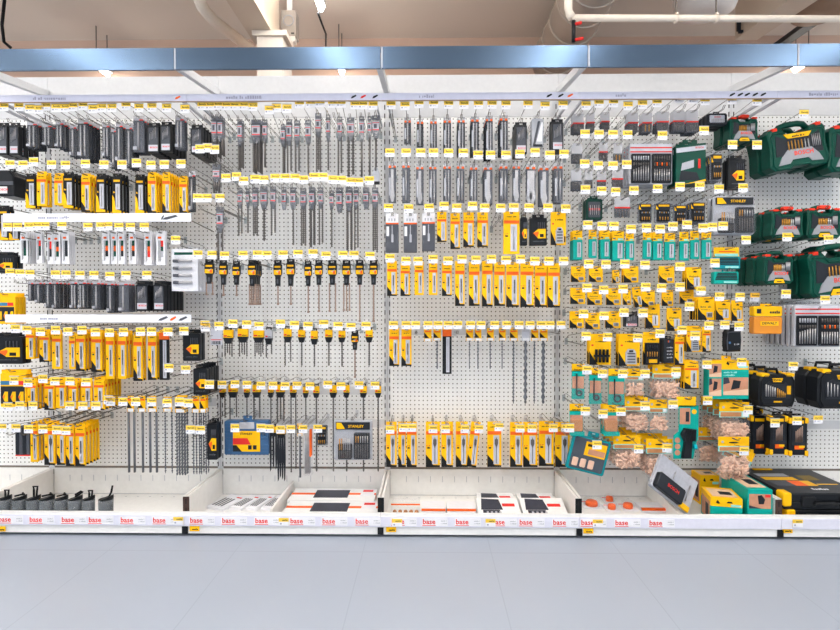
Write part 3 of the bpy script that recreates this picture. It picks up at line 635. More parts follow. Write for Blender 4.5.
@cached
def p_sleeve(w, h, d=.012):
    """long clear sleeve with orange label strip and thin bits"""
    hb = h-.02; b = MB()
    for k in range(4): b.rod(-w*.3+k*w*.16, .006, hb*.04, hb*.9, .003, steel)
    return [('sleeve', MB().bev(-w/2, w/2, 0, d, 0, hb, clear, .003), 0, None), ('hang_tab', htab(w, h, d*.5, clear), 0, None), ('orange_strip', MB().box(w*.24, w*.46, -.001, 0, hb*.4, hb*.96, org), 0, None), ('drill_bit', b, 0, None)]
@cached
def p_plastic(w, h, d=.02):
    """clear grey pack with a slanting white print and steel cutters"""
    hb = h-.02
    return [('blister', MB().bev(-w/2, w/2, .004, d, 0, hb, lgry, .006), 0, None), ('hang_tab', htab(w*.7, h, d*.5, clear), 0, None), ('print', MB().prism([(-w*.1,hb*.2),(w*.34,hb*.2),(w*.44,hb*.86),(w*.3,hb*.86)], .003, .0039, tagw), 0, None), ('saw_blade', MB().prism([(-w*.4,hb*.1),(-w*.2,hb*.1),(w*.2,hb*.9),(w*.0,hb*.9)], .002, .0035, gry), 0, None), ('foot', MB().box(-w*.4, w*.4, .002, .004, hb*.02, hb*.1, drk), 0, None)]
@cached
def p_yellowset(w, h, d=.02):
    """yellow card with black panel, blue title and arrow labels"""
    hb = h-.02; a = MB()
    for k in range(3):
        x = -w*.4+k*w*.3; a.prism([(x,hb*.3),(x+w*.08,hb*.16),(x+w*.2,hb*.16),(x+w*.2,hb*.46),(x+w*.08,hb*.46)], -.002, -.001, yel); a.prism([(x,hb*.3),(x+w*.06,hb*.24),(x+w*.1,hb*.38)], -.0026, -.002, org)
    return [('card', MB().bev(-w/2, w/2, 0, d, 0, hb, yel, .003), 0, None), ('hang_tab', htab(w, h, d*.5, yel), 0, None), ('black_panel', MB().box(-w*.48, w*.44, -.001, 0, hb*.1, hb*.62, drk), 0, None), ('arrow_label', a, 1, None), ('title', MB().box(-w*.48, w*.1, -.001, 0, hb*.66, hb*.78, M('title_blue', (60,120,160))).box(w*.1, w*.4, -.001, 0, hb*.66, hb*.78, red), 0, None)]
TYPES = {   # kind: (builder, name, category, look)
 'Y': (p_yellow, 'boxed_drill_bit', 'drill bit', 'yellow boxed drill bit with pale window'),
 'K': (p_blackyellow, 'boxed_drill_bit', 'drill bit', 'black boxed drill bit with yellow foot'),
 'M': (p_small, 'carded_bit_pack', 'bit pack', 'square yellow bit card with black corner'),
 'G': (p_carded, 'blister_drill_bit', 'drill bit', 'dark carded drill bit in clear blister'),
 'D': (p_greybox, 'boxed_cutter', 'drill bit', 'dark grey boxed bit with white header'),
 'B': (p_bosch, 'flat_bit_case', 'bit case', 'black flat bit case with white label'),
 'S': (p_sds, 'hammer_drill_bit', 'drill bit', 'steel hammer bit in grey sleeve'),
 'N': (p_mason, 'masonry_drill_bit', 'drill bit', 'masonry bit in black and yellow holder'),
 'T': (p_cap, 'capped_drill_bit', 'drill bit', 'steel bits under yellow cap'),
 'L': (p_long, 'long_drill_bit', 'drill bit', 'long bit under small yellow card'),
 'H': (p_sheath, 'sheathed_drill_bit', 'drill bit', 'black sheathed bit with orange top'),
 'J': (p_jigsaw, 'saw_blade_card', 'saw blades', 'white saw blade card with colour blocks'),
 'F': (p_flatblades, 'blade_sleeve_pack', 'saw blades', 'dark blade sleeves with red edge'),
 'W': (p_teal, 'teal_bit_pack', 'bit pack', 'teal bit box with yellow header'),
 'w': (p_tealjig, 'carded_jig', 'woodworking jig', 'teal jig card with wood photo'),
 'U': (p_dowels, 'dowel_bag', 'wooden dowels', 'bag of wooden plugs, yellow header'),
 'C': (p_clearbit, 'screwdriver_bit_pack', 'bit pack', 'clear bit pack with red line'),
 'E': (p_dewset, 'bit_set_clamshell', 'bit set', 'clear bit set with yellow title'),
 'A': (p_blackset, 'drill_bit_set', 'bit set', 'black bit set with yellow arrow label'),
 'g': (p_green, 'green_drill_case', 'tool case', 'bottle green bit case with grey plate'),
 'b': (p_black, 'black_drill_case', 'tool case', 'black bit case with yellow latches'),
 't': (p_tough, 'tough_bit_case', 'bit case', 'small black case with yellow corner guards'),
 'P': (p_boschset, 'drill_set_clamshell', 'drill set', 'grey clamshell with two trays of bits'),
 'Q': (p_stanley, 'drill_set_clamshell', 'drill set', 'clear clamshell set with black title card'),
 'O': (p_bluecase, 'organiser_box', 'organiser', 'blue organiser box with yellow label'),
 'R': (p_greenbag, 'green_tool_box', 'boxed tool', 'bottle green box with white band'),
 'r': (p_greenmini, 'green_bit_case', 'bit case', 'small dark green case, red lettering'),
 'h': (p_barcase, 'bar_bit_case', 'bit case', 'long dark rounded case with grey window'),
 'c': (p_tealcase, 'teal_bit_case', 'bit case', 'flat teal case of dark bits'),
 's': (p_socketset, 'socket_bit_set', 'bit set', 'yellow card with black bit set'),
 'd': (p_darkset, 'dark_bit_case', 'bit case', 'dark grey flat case with pale print'),
 'p': (p_pouch, 'zipped_pouch', 'pouch', 'black zipped pouch with hanging loop'),
 'q': (p_strappouch, 'strapped_case', 'case', 'black satchel case with grey strap'),
 'j': (p_jigbox, 'jig_box', 'woodworking jig', 'teal and yellow jig box with photos'),
 'k': (p_tealtool, 'carded_tool', 'woodworking tool', 'teal card with black tool, turquoise knob'),
 'x': (p_plugcase, 'plug_cutter_case', 'case', 'tilted grey case with teal rim'),
 'o': (p_orangecase, 'orange_bit_case', 'bit case', 'orange see-through case with yellow lid'),
 'l': (p_drillclam, 'thick_bit_clamshell', 'drill set', 'clear pack of thick stacked bits'),
 'v': (p_whitecard, 'barcode_card', 'card', 'white card with red line and barcode'),
 'e': (p_sleeve, 'clear_bit_sleeve', 'drill bit', 'long clear sleeve with orange strip'),
 'z': (p_plastic, 'cutter_pack', 'cutter', 'clear grey pack with slanting print'),
 'y': (p_yellowset, 'yellow_bit_set', 'bit set', 'yellow set with black panel and arrows'),
}
# ------------------------------------------------------------------ the stock, row by row:  kind x0 x1 y0 y1 options
BAYS = {'A': 'black canister bay', 'B': 'hammer bit bay', 'C': 'spade bit bay', 'D': 'dowel bag bay', 'E': 'green case bay'}
YF = {'A': -.29, 'B': -.30, 'C': -.31, 'D': -.265, 'E': -.29}
ROWS = []
def row(bay, name, tags, items, **k): ROWS.append((bay, name, tags, items, k))
# --- bay A
row('A', 'top', '4,107 19,107 30,109 39,109.5 46,106.5 56,108 65,108 73,107 83,106 93,109 102,108 112,108 126,106 139,108 152,107.5 166.7,108 185,109',
'''B -5 7 122 155 *2; B 8.7 18 122 155 *3; G 26 37 120 148 n=2 hd=r *2; G 42 51.5 122 146 n=2 hd=r *1; G 54.5 63.5 119 148 n=2 hd=r *4; G 69 76 123 157 n=1 hd=r *1; G 77 88 118 158 n=2 hd=r *3; G 101.5 109.5 122 158 n=2 hd=r *2;
G 110 116 126 169 hd=r *1; G 115 122.5 121 163 hd=r *1; G 125 132 123 168 hd=r *2; G 132.6 143.6 115 152 rod=s hd=r body=g *2; B 147 158.6 122 153 *3; B 160 170.6 121 152 *4; G 174.6 184 115 149 hd=r body=g n=2 *1''')
row('A', 'upper side', '200,149 207.5,148 214.6,149.5', 'B 190.5 201.6 124 154 *4')
row('A', 'second', '10,164.6 23,165 33.7,162 51.6,164.6 65.4,165 85.4,164 104,164.6 122,164.6 136.5,163 151,165 164.3,164.6 181,164',
'''q -2 13 166 196; K 25.4 35 173 208 *1; Y 36.4 46 171 206 c=0 bit=r *1; Y 54 62.7 173 205 c=0 bit=r *1; K 63 73 172 208 *2; Y 81 90 173 212 *3; K 96 105 173 212 *2; K 112 121 173 213 *2; K 135 144 174 213 *2; Y 147.6 156 172 213 bit=r *4; Y 162 170 172 213 bit=r *6; Y 179 187 176 213 *1; G 188 195 171 212 body=k hd=r rod=s''')
row('A', 'third', '7.6,227 17.5,227 29,226.5 37,226 45,226 62,226 88,227 101,226.5 108,226 119,227 130.5,227 144.4,227 175.7,240 198,254.6',
'''J 20 27.5 231 263 c=kg *4; J 36 42 231 263 c=rgk *1; J 47 52.5 232 264 c=rk *1; J 53 60 232 264 c=kog *1; J 61.5 69 231 264 c=kk *3; J 102 109.5 231 264 c=gok *2; J 111 117 231 264 c=gog; J 118 124.5 231 264 c=gok *1; J 128.5 136 231 264 c=gok *5; J 144 151.5 231 265 c=gor *3; J 156 165 231 265 c=rgs n=2 *1; l 170.6 197 245 291 *5; K -3 8 205 240 *1; K 9 19 222 240''')
row('A', 'fourth', '10,273 20,273.6 30,274 55.5,274.5 66,274.5 80,275 94,275 110,276 126,275 147,275',
'''G 27 33 279 301 hd=r *2; G 35 41.5 279 303 hd=r *1; G 44.4 51 279 308 hd=r *1; G 52 58 279 309 hd=r body=k *4; G 69.5 77 279 309 hd=r n=2; G 77.5 86 279 309 hd=r n=2 *2; G 92 100 279 310 hd=r *3; G 106.5 113.5 280 313 hd=r *2; G 118 128 280 312 hd=r body=g *2; B 135.7 147.5 281 311 *1; B 153 164 281 311 *5; y -4 15 293 324 *2; A -6 14 252 273 *1''')
row('A', 'fifth', '15.5,328.7 27,330 40.5,331.6 55.6,330 68,331.6 82,330 95.5,332 109.5,332.5 123.5,332 140.5,331.6 151.6,331.5 168,331.6 184,331 205.5,327',
'''A -8 22 333 364 *1; Y 25.4 34 328 359 c=0 *2; Y 39 49 330 362 *2; Y 51.6 61 330 369 c=0; Y 68.6 75 332 369 c=0; Y 75.5 84.5 330 371 *2; Y 91 101.5 330 372 *2; Y 105.5 113.5 331 379 c=0 *1; Y 117.5 125.5 331 379 c=0 *2; Y 133 142 332 381 *1; Y 147.6 156 332 380 *1; H 159 168.5 330 380; A 182.5 200 330 361 *1''')
row('A', 'sixth', '14,380.6 28,382.7 43,378.7 55,381 70,381 86,382 108.4,400 169,368 185.7,369.5 209.5,384.6',
'''y 0 26 370 407 *1; Y 27 36 378 410 *2; Y 44 54 379 410 *1; Y 55.6 65 378 408 c=0 *1; Y 68.5 77 379 410 *1; Y 81 91.5 378 409 c=0; Y 93.6 104 377 410 *5; A 193 207 365 395 *4''')
row('A', 'seventh', '2,428 16,428 28.6,429 43,429 56.7,430 66,430.6 8,407 20,406 33,406 70,406 83,406 96,406',
'''F 15 29 424 456 *1; Y 30 37.5 422 462 c=0 *3; Y 44 54.5 422 465 bit=s *1; Y 56.5 64.5 423 465; Y 65.5 74 424 466; Y 75 84.5 424 466 *4''', bare=6)
row('A', 'long bit', '110.6,401.6 123,401.6 135.7,401.6 151.6,402 167,403 179.4,402 188.4,403 190.5,429.4 200.5,430',
'''L 126.5 133.5 396 412 b=473 n=2 r=.004 kind=r; L 137.5 145 396 412 b=473 r=.006 kind=r; L 147.8 156 396 412 b=473 n=2 r=.004 kind=r; L 163 171.5 397 412 b=474 n=2; L 174.5 185 396 413 b=476 n=4 r=.007 *1; L 191.5 199 396 413 b=475 n=3; L 199.5 205.5 396 413 b=475 n=2 *1; A 206.5 217 420 460 *1''')
# --- bay B
row('B', 'top', '202,106 210,106 218,105.5 226,106 234.4,106 243.6,106 253,106.7 269.4,110 276.5,108 287,108.6 299.5,104 310.6,103.5 320,103 332.5,103.5 341,103.5 355,105 363,105 373,105.4',
'''S 211 216.5 116 141 b=155 n=2 *2; S 217 222.5 116 141 b=157 n=2 kind=r *1; S 237 242 119 145 b=170 n=2 *1; S 251 260.5 119 142 b=172 n=3 *2; S 262 267 119 142 b=167 kind=r; S 280.5 285 124 146 b=173 *1; S 286 291.6 119 145 b=173 n=2; S 294 299.6 120 143 b=173 n=2; S 305 310.5 120 143 b=174; S 315 321 113 135 b=172 n=3; S 325.7 330 114 140 b=170; S 337 342 116 140 b=175 r=.006 n=2; S 347 354 117 139 b=177 n=2 kind=a; S 359 364 116 140 b=177 kind=r r=.006; S 367.5 371.5 116 137 b=177 kind=r r=.006; S 372 379.5 115 137 b=184 kind=c''')
row('B', 'second', '226,178 236.5,176.5 243.6,181 255,179 264,179.7 275,178 285,178 295,178 303.5,179.7 314,177 323,177 333,179.7 341.6,180 351,181.7 358.5,182 369.4,180.5',
'''S 212 220 164 182 b=193 n=3 kind=r r=.006; S 237 242 188 208 b=236 n=2 r=.005; S 245.5 249 188 207 b=233; S 252 257.5 187 208 b=236 n=3; S 260 267 186 208 b=241 kind=a r=.005; S 270 275.5 186 208 b=235 n=2; S 281 286 187 209 b=244 r=.003; S 290 295.5 187 209 b=245 r=.008; S 300 306 188 209 b=246 n=3; S 308.7 314.5 187 208 b=247 n=2 r=.006 *1; S 318 323 187 208 b=245 n=2; S 329 333.6 190 209 b=247 r=.007; S 336 342 187 211 b=253 n=3 r=.003 *1; S 345.5 352 187 210 b=252 n=2 r=.006 *1; S 353.5 358.5 187 208 b=250 n=2; S 363 368.5 187 208 b=254 n=2 r=.003 *1; S 372 378 187 208 b=252 n=3''')
row('B', 'stray', '197.5,198 207,198 220,198', 'S 216 223 207 232 b=260 n=2 r=.006')
row('B', 'third', '212,255 224.6,255.7 243,255 257.5,254.6 267,255 283,254.6 298,254 313,253.5 326,255.7 343,255 354,255 370,256',
'''N 204 213.5 259 284 b=295 n=2; N 218.6 227 260 285 b=296; N 232 239.7 261 285 b=296; N 247.5 256 260 286 b=305 n=2 *3; N 273.3 281.5 260 286 b=305; N 286 294.6 259 286 b=305; N 304 311.6 261 286 b=313; N 314.5 322.5 260 285 b=312; N 327.6 336.6 260 285 b=312 n=2; N 342 350.6 260 285 b=311 n=3; N 355.4 363.6 260 285 b=322; N 369.2 377.6 260 285 b=322 r=.005''')
row('B', 'fourth', '205,324.8 219,326 233,323.6 246.7,324.4 259,326 280.5,323.6 294.5,325 308,326 323.7,324 338,326 351,327 366,326',
'''v 210.6 222 328 345; T 223 232.5 327 343 b=357 n=4; T 237.4 247.5 326 342 b=357 n=4; T 253 263.5 328 342 b=357 n=5; T 264.8 271.8 327 344 b=358 n=2 grey=1; T 283.6 291 326 342 b=366 n=2; T 298 304.6 327 342 b=366; T 310.6 317.4 328 344 b=367; T 325 332 327 342 b=366 r=.004; T 338.4 345 328 342 b=367 r=.005; N 351 358.4 330 350 b=378; T 365.4 372.6 327 342 b=366 r=.006''')
row('B', 'fifth', '222,384.6 235,384 247,384.6 261,385.4 273,385.4 285,386 297,385.4 310,386 327.8,384.6 341,386 359,385 375,385.4',
'''T 219 225 383 398 b=422 n=2; T 228 237 382 398 b=421 n=2; T 243.6 249 383 398 b=421; T 252.4 260 382 398 b=422 n=2 r=.006; T 267.6 273 383 398 b=421; T 275.8 284.3 382 398 b=423 n=3 r=.006; T 289.8 296 383 398 b=473 n=2; T 302.8 308 384 398 b=420; T 313 319 384 398 b=472 r=.005; T 329.4 336.6 383 398 b=472 r=.006; T 343.3 349.3 383 398 b=472 r=.005; T 360 366.6 384 398 b=472 r=.005; T 375 381 384 398 b=472 r=.007''', yf=-.15, ty=-.23)
row('B', 'sixth', '235,428 261,428 269.4,428.6 280.5,429.4 291,429 303,429 317.8,428.6 197,430',
'''O 224 268.6 419 455; T 269.4 276.4 424 437 b=472 n=3 r=.007 flat=1; T 276.8 285 426 438 b=482 n=4 r=.007 flat=1; L 297 302 424 436 b=478 kind=r r=.006; e 303 311.6 424 476 *1; E 316 327.5 422 446; Q 333 372 418 461''', yf=-.19, ty=-.27)
# --- bay C
row('C', 'top', '391,105 405,106 419,104 433.7,104 448.6,104.6 464,104.8 478.4,104.8 492,104.6 506,105 528,105 545,106 563,105',
'''G 404 411 117 144; G 416.5 423.5 118 147.5 body=k; G 430 437 118 149 n=2; G 443.5 451 117 151 n=2 *1; G 457.5 465 117 153 n=2 *2; G 471 479 116 154 n=2 *2; G 485.6 493 115 156 n=2 *3; G 499.6 508 115 154 n=2 *2; B 515.6 527 121 154 *2; z 532 544 114 147 *1; B 552 563.6 118 151 *1''')
row('C', 'second', '390,152.7 406,152.7 420.8,152.7 433.5,152.7 448.7,153 463.3,153 478,155 490.6,155 506,155 520,154 535,152.4 550,155 564,154',
'''G 388.5 396 162 203 body=g rod=f; G 402 410 162 203 body=g rod=s; G 416 423.6 163 205 body=g rod=f; G 429 436.6 163 205 body=g n=2; G 443.4 451 163 203 body=g n=2 *1; G 456.5 464.6 163 203 body=g rod=s n=2; G 470 477.6 164 203 body=g n=2 *1; G 484 492.6 164 204 body=g rod=f *2; G 499.5 508 163 203 body=g n=2 rod=s *1; G 512.6 520.5 163 203 body=g rod=f; G 526 536 163 204 body=g rod=f n=2; G 539.6 549 164 206 body=g rod=f *1; G 554 563 163 203 body=g rod=s n=2 *1''')
row('C', 'third', '388.4,208 408.6,208.6 429,208 444,206 456.7,207.8 472.5,206 484.8,207.8 500.6,208 513.8,207.5 529,207.8 548,207.8 565.7,208.6',
'''D 385.6 398.6 213 252.5; D 403.6 417 213 252.5; D 422 435 213 251; Y 437 446.6 212 242 bit=r; Y 450.4 460 213 249; Y 463.4 474 212 247 bit=r; Y 477.4 488 212 247; Y 503.6 519.6 211 254 c=0 bit=r; A 520.6 527.4 214 245.5; A 530 547 214 245.5; s 551 566.4 212 245 v=1''')
row('C', 'fourth', '390,258 406,261 418,261 433,259 448,260.6 462,259 476,259.7 491.4,259 506,260 520.5,259 534.8,261 549,261 563.6,261',
'''Y 387 397 261 296; Y 400.4 410 263 296; Y 414.6 423.6 262 295 c=0; Y 428.8 437.4 262 295 c=0; Y 442 451.8 263 296; Y 455.2 464.6 261 306; Y 469 479.6 262 306; Y 482 492.8 261 306.5; Y 494.4 505 262 306; Y 506.4 519 262 307; Y 520.6 533.8 262 307; Y 535 546.8 263 307; Y 547.8 560 263 307.5 *1''')
row('C', 'fifth', '393.5,325 406,325 415.7,325 428,325 438,325 448,325 457.8,325 470.5,325 481,325 494.6,325 506.7,325 519,325 530,325 541,325 550,325 561,325',
'''Y 389.2 399 328 366 band=1; Y 401.4 411.4 328 366; L 424 431.5 328 341 b=386 kind=r r=.0025; L 433.4 441 328 341 b=369 kind=c r=.006; H 442.6 451.6 327 374; L 466 473.4 328 341 b=369 kind=c; L 475 481.4 328 341 b=369 kind=c r=.008; L 487 494 328 341 b=369 kind=c; L 499 506 328 341 b=369 kind=c; L 510 518 328 341 b=404 kind=a r=.0085; L 522 530 327 341 b=404 kind=a r=.0125 grey=1; L 531.4 538.6 328 341 b=404 kind=a r=.0085; L 539.8 548 328 341 b=404 kind=a r=.012''', yf=-.2, ty=-.27)
row('C', 'spade bit', '390,429.6 403.6,427.8 412,427.8 433,429 445.6,429 465,429 479,429 499,427 520,428.4 532,428.4 553.3,428 565.6,428',
'''Y 386 396.6 422 467 bit=s; Y 398 406 422 467 bit=s; Y 406.8 416.6 422 467 bit=s; Y 425.8 440 422 467 bit=s; Y 441.4 453 422 467 bit=s; Y 455.8 468 422 467 bit=s; Y 471.4 481 422 467 bit=s rot=6; Y 487.4 501.4 422 467 bit=s; Y 510.2 522.4 422 467 bit=s; Y 523.4 537.6 422 467 bit=s; Y 539 553.8 421 466 bit=s; Y 555.4 570 422 467 bit=s''', yf=-.15, ty=-.23)
# --- bay D
row('D', 'top', '586,105.4 599,103.5 613.5,103 628,106 642.5,104.6 657,103 679,98.7 693,99.5 705,101 732,100 757,101.4',
'''C 573.4 584.6 113 132 *2; C 587 595 113 131 *1; C 601.8 610 112 130 *1; C 628.2 638.6 112 132 *2; C 642.8 652.6 112 132 c=g *2; C 657 669.6 111 131 n=7 *2; C 673.6 685 110 131 *2; C 687 699 110 132 *3; h 707.6 727.6 111 125 *2; g 730 758.6 115 142 v=h *3''')
row('D', 'second', '585,134 599,134.4 613,134.4 627.5,134.8 662.4,135.6 704,130.8 732.5,144.8 757,145',
'''C 572.8 582.6 143 162 line=0 *1; C 599.4 608.2 142 161; C 614 622.6 143 162 c=g line=0; P 630 673.4 139 184 *2; R 676.4 706 139 185 *2; E 711 723.4 150 181 *2; A 729 745.6 155 188 *1''')
row('D', 'third', '584.6,163.8 598,165.4 613,165.7 626.7,164.6', 'C 572.2 582 169 190 line=0 *1; C 585 593 170 188 line=0; C 597.4 606.6 171 190; C 612.6 623.4 169 188')
row('D', 'fourth', '585.4,189.5 601.6,191 615.6,192 633.8,190.6 657.6,188.7 680,187 699.7,186.7 719,189 743,188',
'''r 586.4 602.6 196 220 *1; C 615 630.4 197 217; E 638.4 652.6 199 223; E 655.4 672 199 223; E 674 687.6 201 224; E 690.4 706.6 198 223 *2; Q 715 757 192 234 *1''')
row('D', 'fifth', '587.8,225 602,226 614,226 631,229 646.5,228 660,229 673,226.5 687,224.8 703,228 712.4,227 723,226 746,240',
'''W 573.2 582.6 230 259.5 *2; W 589 597 230 258; W 600.6 610.2 230 258.6 *1; W 612.4 624.6 231 260.6 *2; W 626 634.4 232 260; W 643.4 652 231 259; W 653.2 663 232 260 *1; W 665 675.6 233 260; W 680 689.2 232 260.5; W 691 699.6 231 259; W 702 711.8 231 259; c 715.4 740.6 247 269; c 714 739 269.4 284 top=0''')
row('D', 'sixth', '588.6,264 606,264.4 624.8,264 645,265 680,266.5 714.8,263',
'M 571.2 585.4 266 282; M 589 603 266 282; M 612.4 619.6 270 283 alt=1; M 623.6 638.6 266 282.5 *1; M 659 674.6 266 283; M 687 701.6 267 289 alt=1 *2')
row('D', 'seventh', '587,287.8 603.6,289.8 623,289 645.7,287 661.6,288 680,287 701,290.6 719.5,296.5 740,297 754.8,297',
'M 570.4 585.4 288 304; M 587.4 602 289 305; M 606.2 621 288 305; M 623.2 631 290 305; M 631.6 640.4 287 307 alt=1 rot=-9; M 642 655 290 307; M 662 673.4 290 306; M 680 694 288 304; M 698 714.6 297 320 *3; M 716 730.6 300 320 alt=1 *1; M 731.6 743 300 321 alt=1')
row('D', 'eighth', '583.5,313.7 604,315.6 624,312.5 643,313 689.4,306.5',
'M 569.8 584 311 328; M 585.4 600 313 329; M 605.4 620.8 311 328; B 625 638.4 312 327; M 645.6 660 304 328 alt=1; M 667 681.8 308 331 alt=1')
row('D', 'ninth', '586,336 607.6,337 637.8,337.8 660,333.5 682,330 695,336 709,325.6 724.8,325 739,326.7',
'''s 589.6 611.4 334 365 v=0 *1; s 619 640.4 334 366 v=1 *1; s 643.6 659.6 332 365 v=2; d 664 674 336 363 *2; Y 675 684.4 334 365 ; s 687 701.8 326 352 v=1 *2; Y 702.6 711 327 352; p 726.4 742.4 325 352''')
row('D', 'tenth', '587,370 602.5,373.5 622.7,373.8 645,373.8 676,372 707,364.4 741.7,362',
'''w 572 584.6 364 399; w 589.4 601.8 368 404; w 608.6 624.6 369 405; U 626.4 645 369 397; U 654.6 682 365 400 *1; Y 684.6 699 361 389 c=1 *3; j 708.6 748.8 360 399''')
row('D', 'eleventh', '585.4,411 603,414 621,411.6 645,406 673,404.4 707.6,400.5 748,410 569.5,428',
'''w 569.6 583.6 404 435 lead=w; w 603 618.4 405 435 lead=w *1; U 626.6 650 398 432 *2; U 651.4 669.4 400 432; k 674 699 397 459; U 722 752 403 446 *4''')
row('D', 'lowest', '597,445 638.6,449 667,448 744,451',
'''x 575 614 435 474 rot=14; U 615 642.6 436 470 *3; U 648 675 440 480 *2; U 721 752 438 476 *4; U 729 760 449 486 rot=24''')
# --- bay E
row('E', 'top', '804,114', 'g 764.6 825.6 122 168 v=x rot=-9 d=.08 *2; g 829 886 122 172 v=x d=.08 *1')
row('E', 'second', '787,237 828.4,239.5', 'g 771.4 804 207 238 v=h *2; g 807.4 842 206 238 v=h *1')
row('E', 'third', '786,294 825,300', 'g 764 794 252 284 v=n *2; g 806 868 246 296 v=n d=.08 rot=-6 num=60 *1')
row('E', 'fourth', '754.8,297', 'o 754 782.8 304 334; P 795.6 842 301 347 *5')
row('E', 'fifth', '793,366', 'b 759.4 796 369 407 *2; b 818 872 364 409 *1')
row('E', 'sixth', '775,423 797,420.6 818,419.5', 't 750.6 768.8 412 455 *1; t 770 788 412 455 *1; t 789 808.6 414 456 *1')
# ------------------------------------------------------------------ hooks and packs
ORD = ['first','second','third','fourth','fifth','sixth','seventh','eighth','ninth','tenth','eleventh','twelfth','thirteenth','fourteenth','fifteenth','sixteenth','seventeenth','eighteenth','nineteenth','twentieth']
PLACED = []
def hits(b, ignore=()):
    for o in PLACED:
        if o[0] < b[1]-.001 and b[0] < o[1]-.001 and o[2] < b[3]-.001 and b[2] < o[3]-.001 and o[4] < b[5]-.0008 and b[4] < o[5]-.0008: return o
    return None
PROTR = {'G': .017, 'D': .002, 'Y': .011, 'K': .009, 'U': .006, 'w': .024, 'k': .04, 'g': .016, 'b': .009, 't': .006, 'Q': .007, 'P': .006, 'E': .009, 'l': .013, 'N': .003, 's': .016, 'M': .009, 'C': .003, 'W': .006, 'q': .005, 'H': .008, 'L': .001, 'J': .004}
DEP = {'Y': .012, 'K': .014, 'M': .008, 'G': .008, 'D': .02, 'B': .03, 'S': .015, 'N': .017, 'T': .02, 'L': .02, 'H': .01, 'J': .005, 'F': .02, 'W': .012, 'w': .006, 'U': .05, 'C': .012, 'E': .014, 'A': .026, 'g': .07, 'b': .08, 't': .05, 'P': .03, 'Q': .03, 'O': .045, 'R': .03, 'r': .03, 'h': .03, 'c': .03, 's': .012, 'd': .03, 'p': .04, 'q': .12, 'j': .05, 'k': .007, 'x': .03, 'o': .04, 'l': .022, 'v': .003, 'e': .012, 'z': .02, 'y': .02}
SHAFT = 'SNTL'
rj = random.Random(11)
def hook(x, zp, tx, tz, label, group, tagged=True, yb=-.0046, front=-.352, ty=-.382):
    s = ty+.382
    """wire peg: double prong with a raised tip, back plate, and over it the wire that carries the price tag"""
    e = empty('display_hook' if tagged else 'wire_peg', (x, 0, zp), label, 'display hook' if tagged else 'peg', group)
    p = MB().tube([(-.0042, yb, 0), (-.004, front+.016, 0), (-.004, front, .016), (.004, front, .016), (.004, front+.016, 0), (.004, yb, 0)], .0016, wire, 4)
    obj('prong', p, e)
    pm = panelw if 'spade bit row' in label or 'fifth row, spade' in label or 'fifth row, hammer' in label or 'sixth row, hammer' in label else plate; k = 'mount_plate'+pm.name
    if k not in CACHE: CACHE[k] = MB().bev(-.009, .009, -.0045, -.0018, -.022, .016, pm, .002).mesh('mount_plate')
    obj('mount_plate', CACHE[k], e)
    if tagged:
        dx, dz = tx-x, tz-zp
        obj('tag_wire', MB().tube([(0, yb, .016), (dx*.15, -.05, .03+dz*.1), (dx, -.372+s, dz+.018), (dx, -.3795+s, dz+.012)], .0016, wire, 4), e)
        k = 'price_tag'
        if k not in CACHE:
            h = MB().box(-.025, .025, -.382, -.3805, -.023, .025, clear); h.box(-.024, .024, -.3835, -.3805, .021, .025, lgry)
            c = MB().box(-.0235, .0235, -.3832, -.3822, -.002, .021, yelt); c.box(-.0235, .0235, -.3832, -.3822, -.022, -.002, tagw)
            t = MB(); scribble(t, -.014, .02, .004, .013, inkd, -.3838, 5); t.box(-.019, -.011, -.3838, -.3833, -.012, -.005, ink); scribble(t, -.005, .012, -.011, -.007, lgry, -.3838, 6)
            CACHE[k] = (h.mesh('tag_holder'), c.mesh('price_card'), t.mesh('print'))
        h = obj('tag_holder', CACHE[k][0], e, (dx, s, dz)); obj('price_card', CACHE[k][1], h); obj('print', CACHE[k][2], h)
    return e
def parse(s):
    t = s.split(); kind = t[0]; x0, x1, y0, y1 = map(float, t[1:5]); n = 0; o = {}
    for a in t[5:]:
        if a[0] == '*': n = int(a[1:]); continue
        k, v = a.split('=')
        o[k] = v if k in ('bit','hd','body','rod','kind','c','lead','v') and not v.isdigit() else (int(v) if v.lstrip('-').isdigit() and k not in ('r','d','rot','b') else float(v))
    return kind, x0, x1, y0, y1, n, o
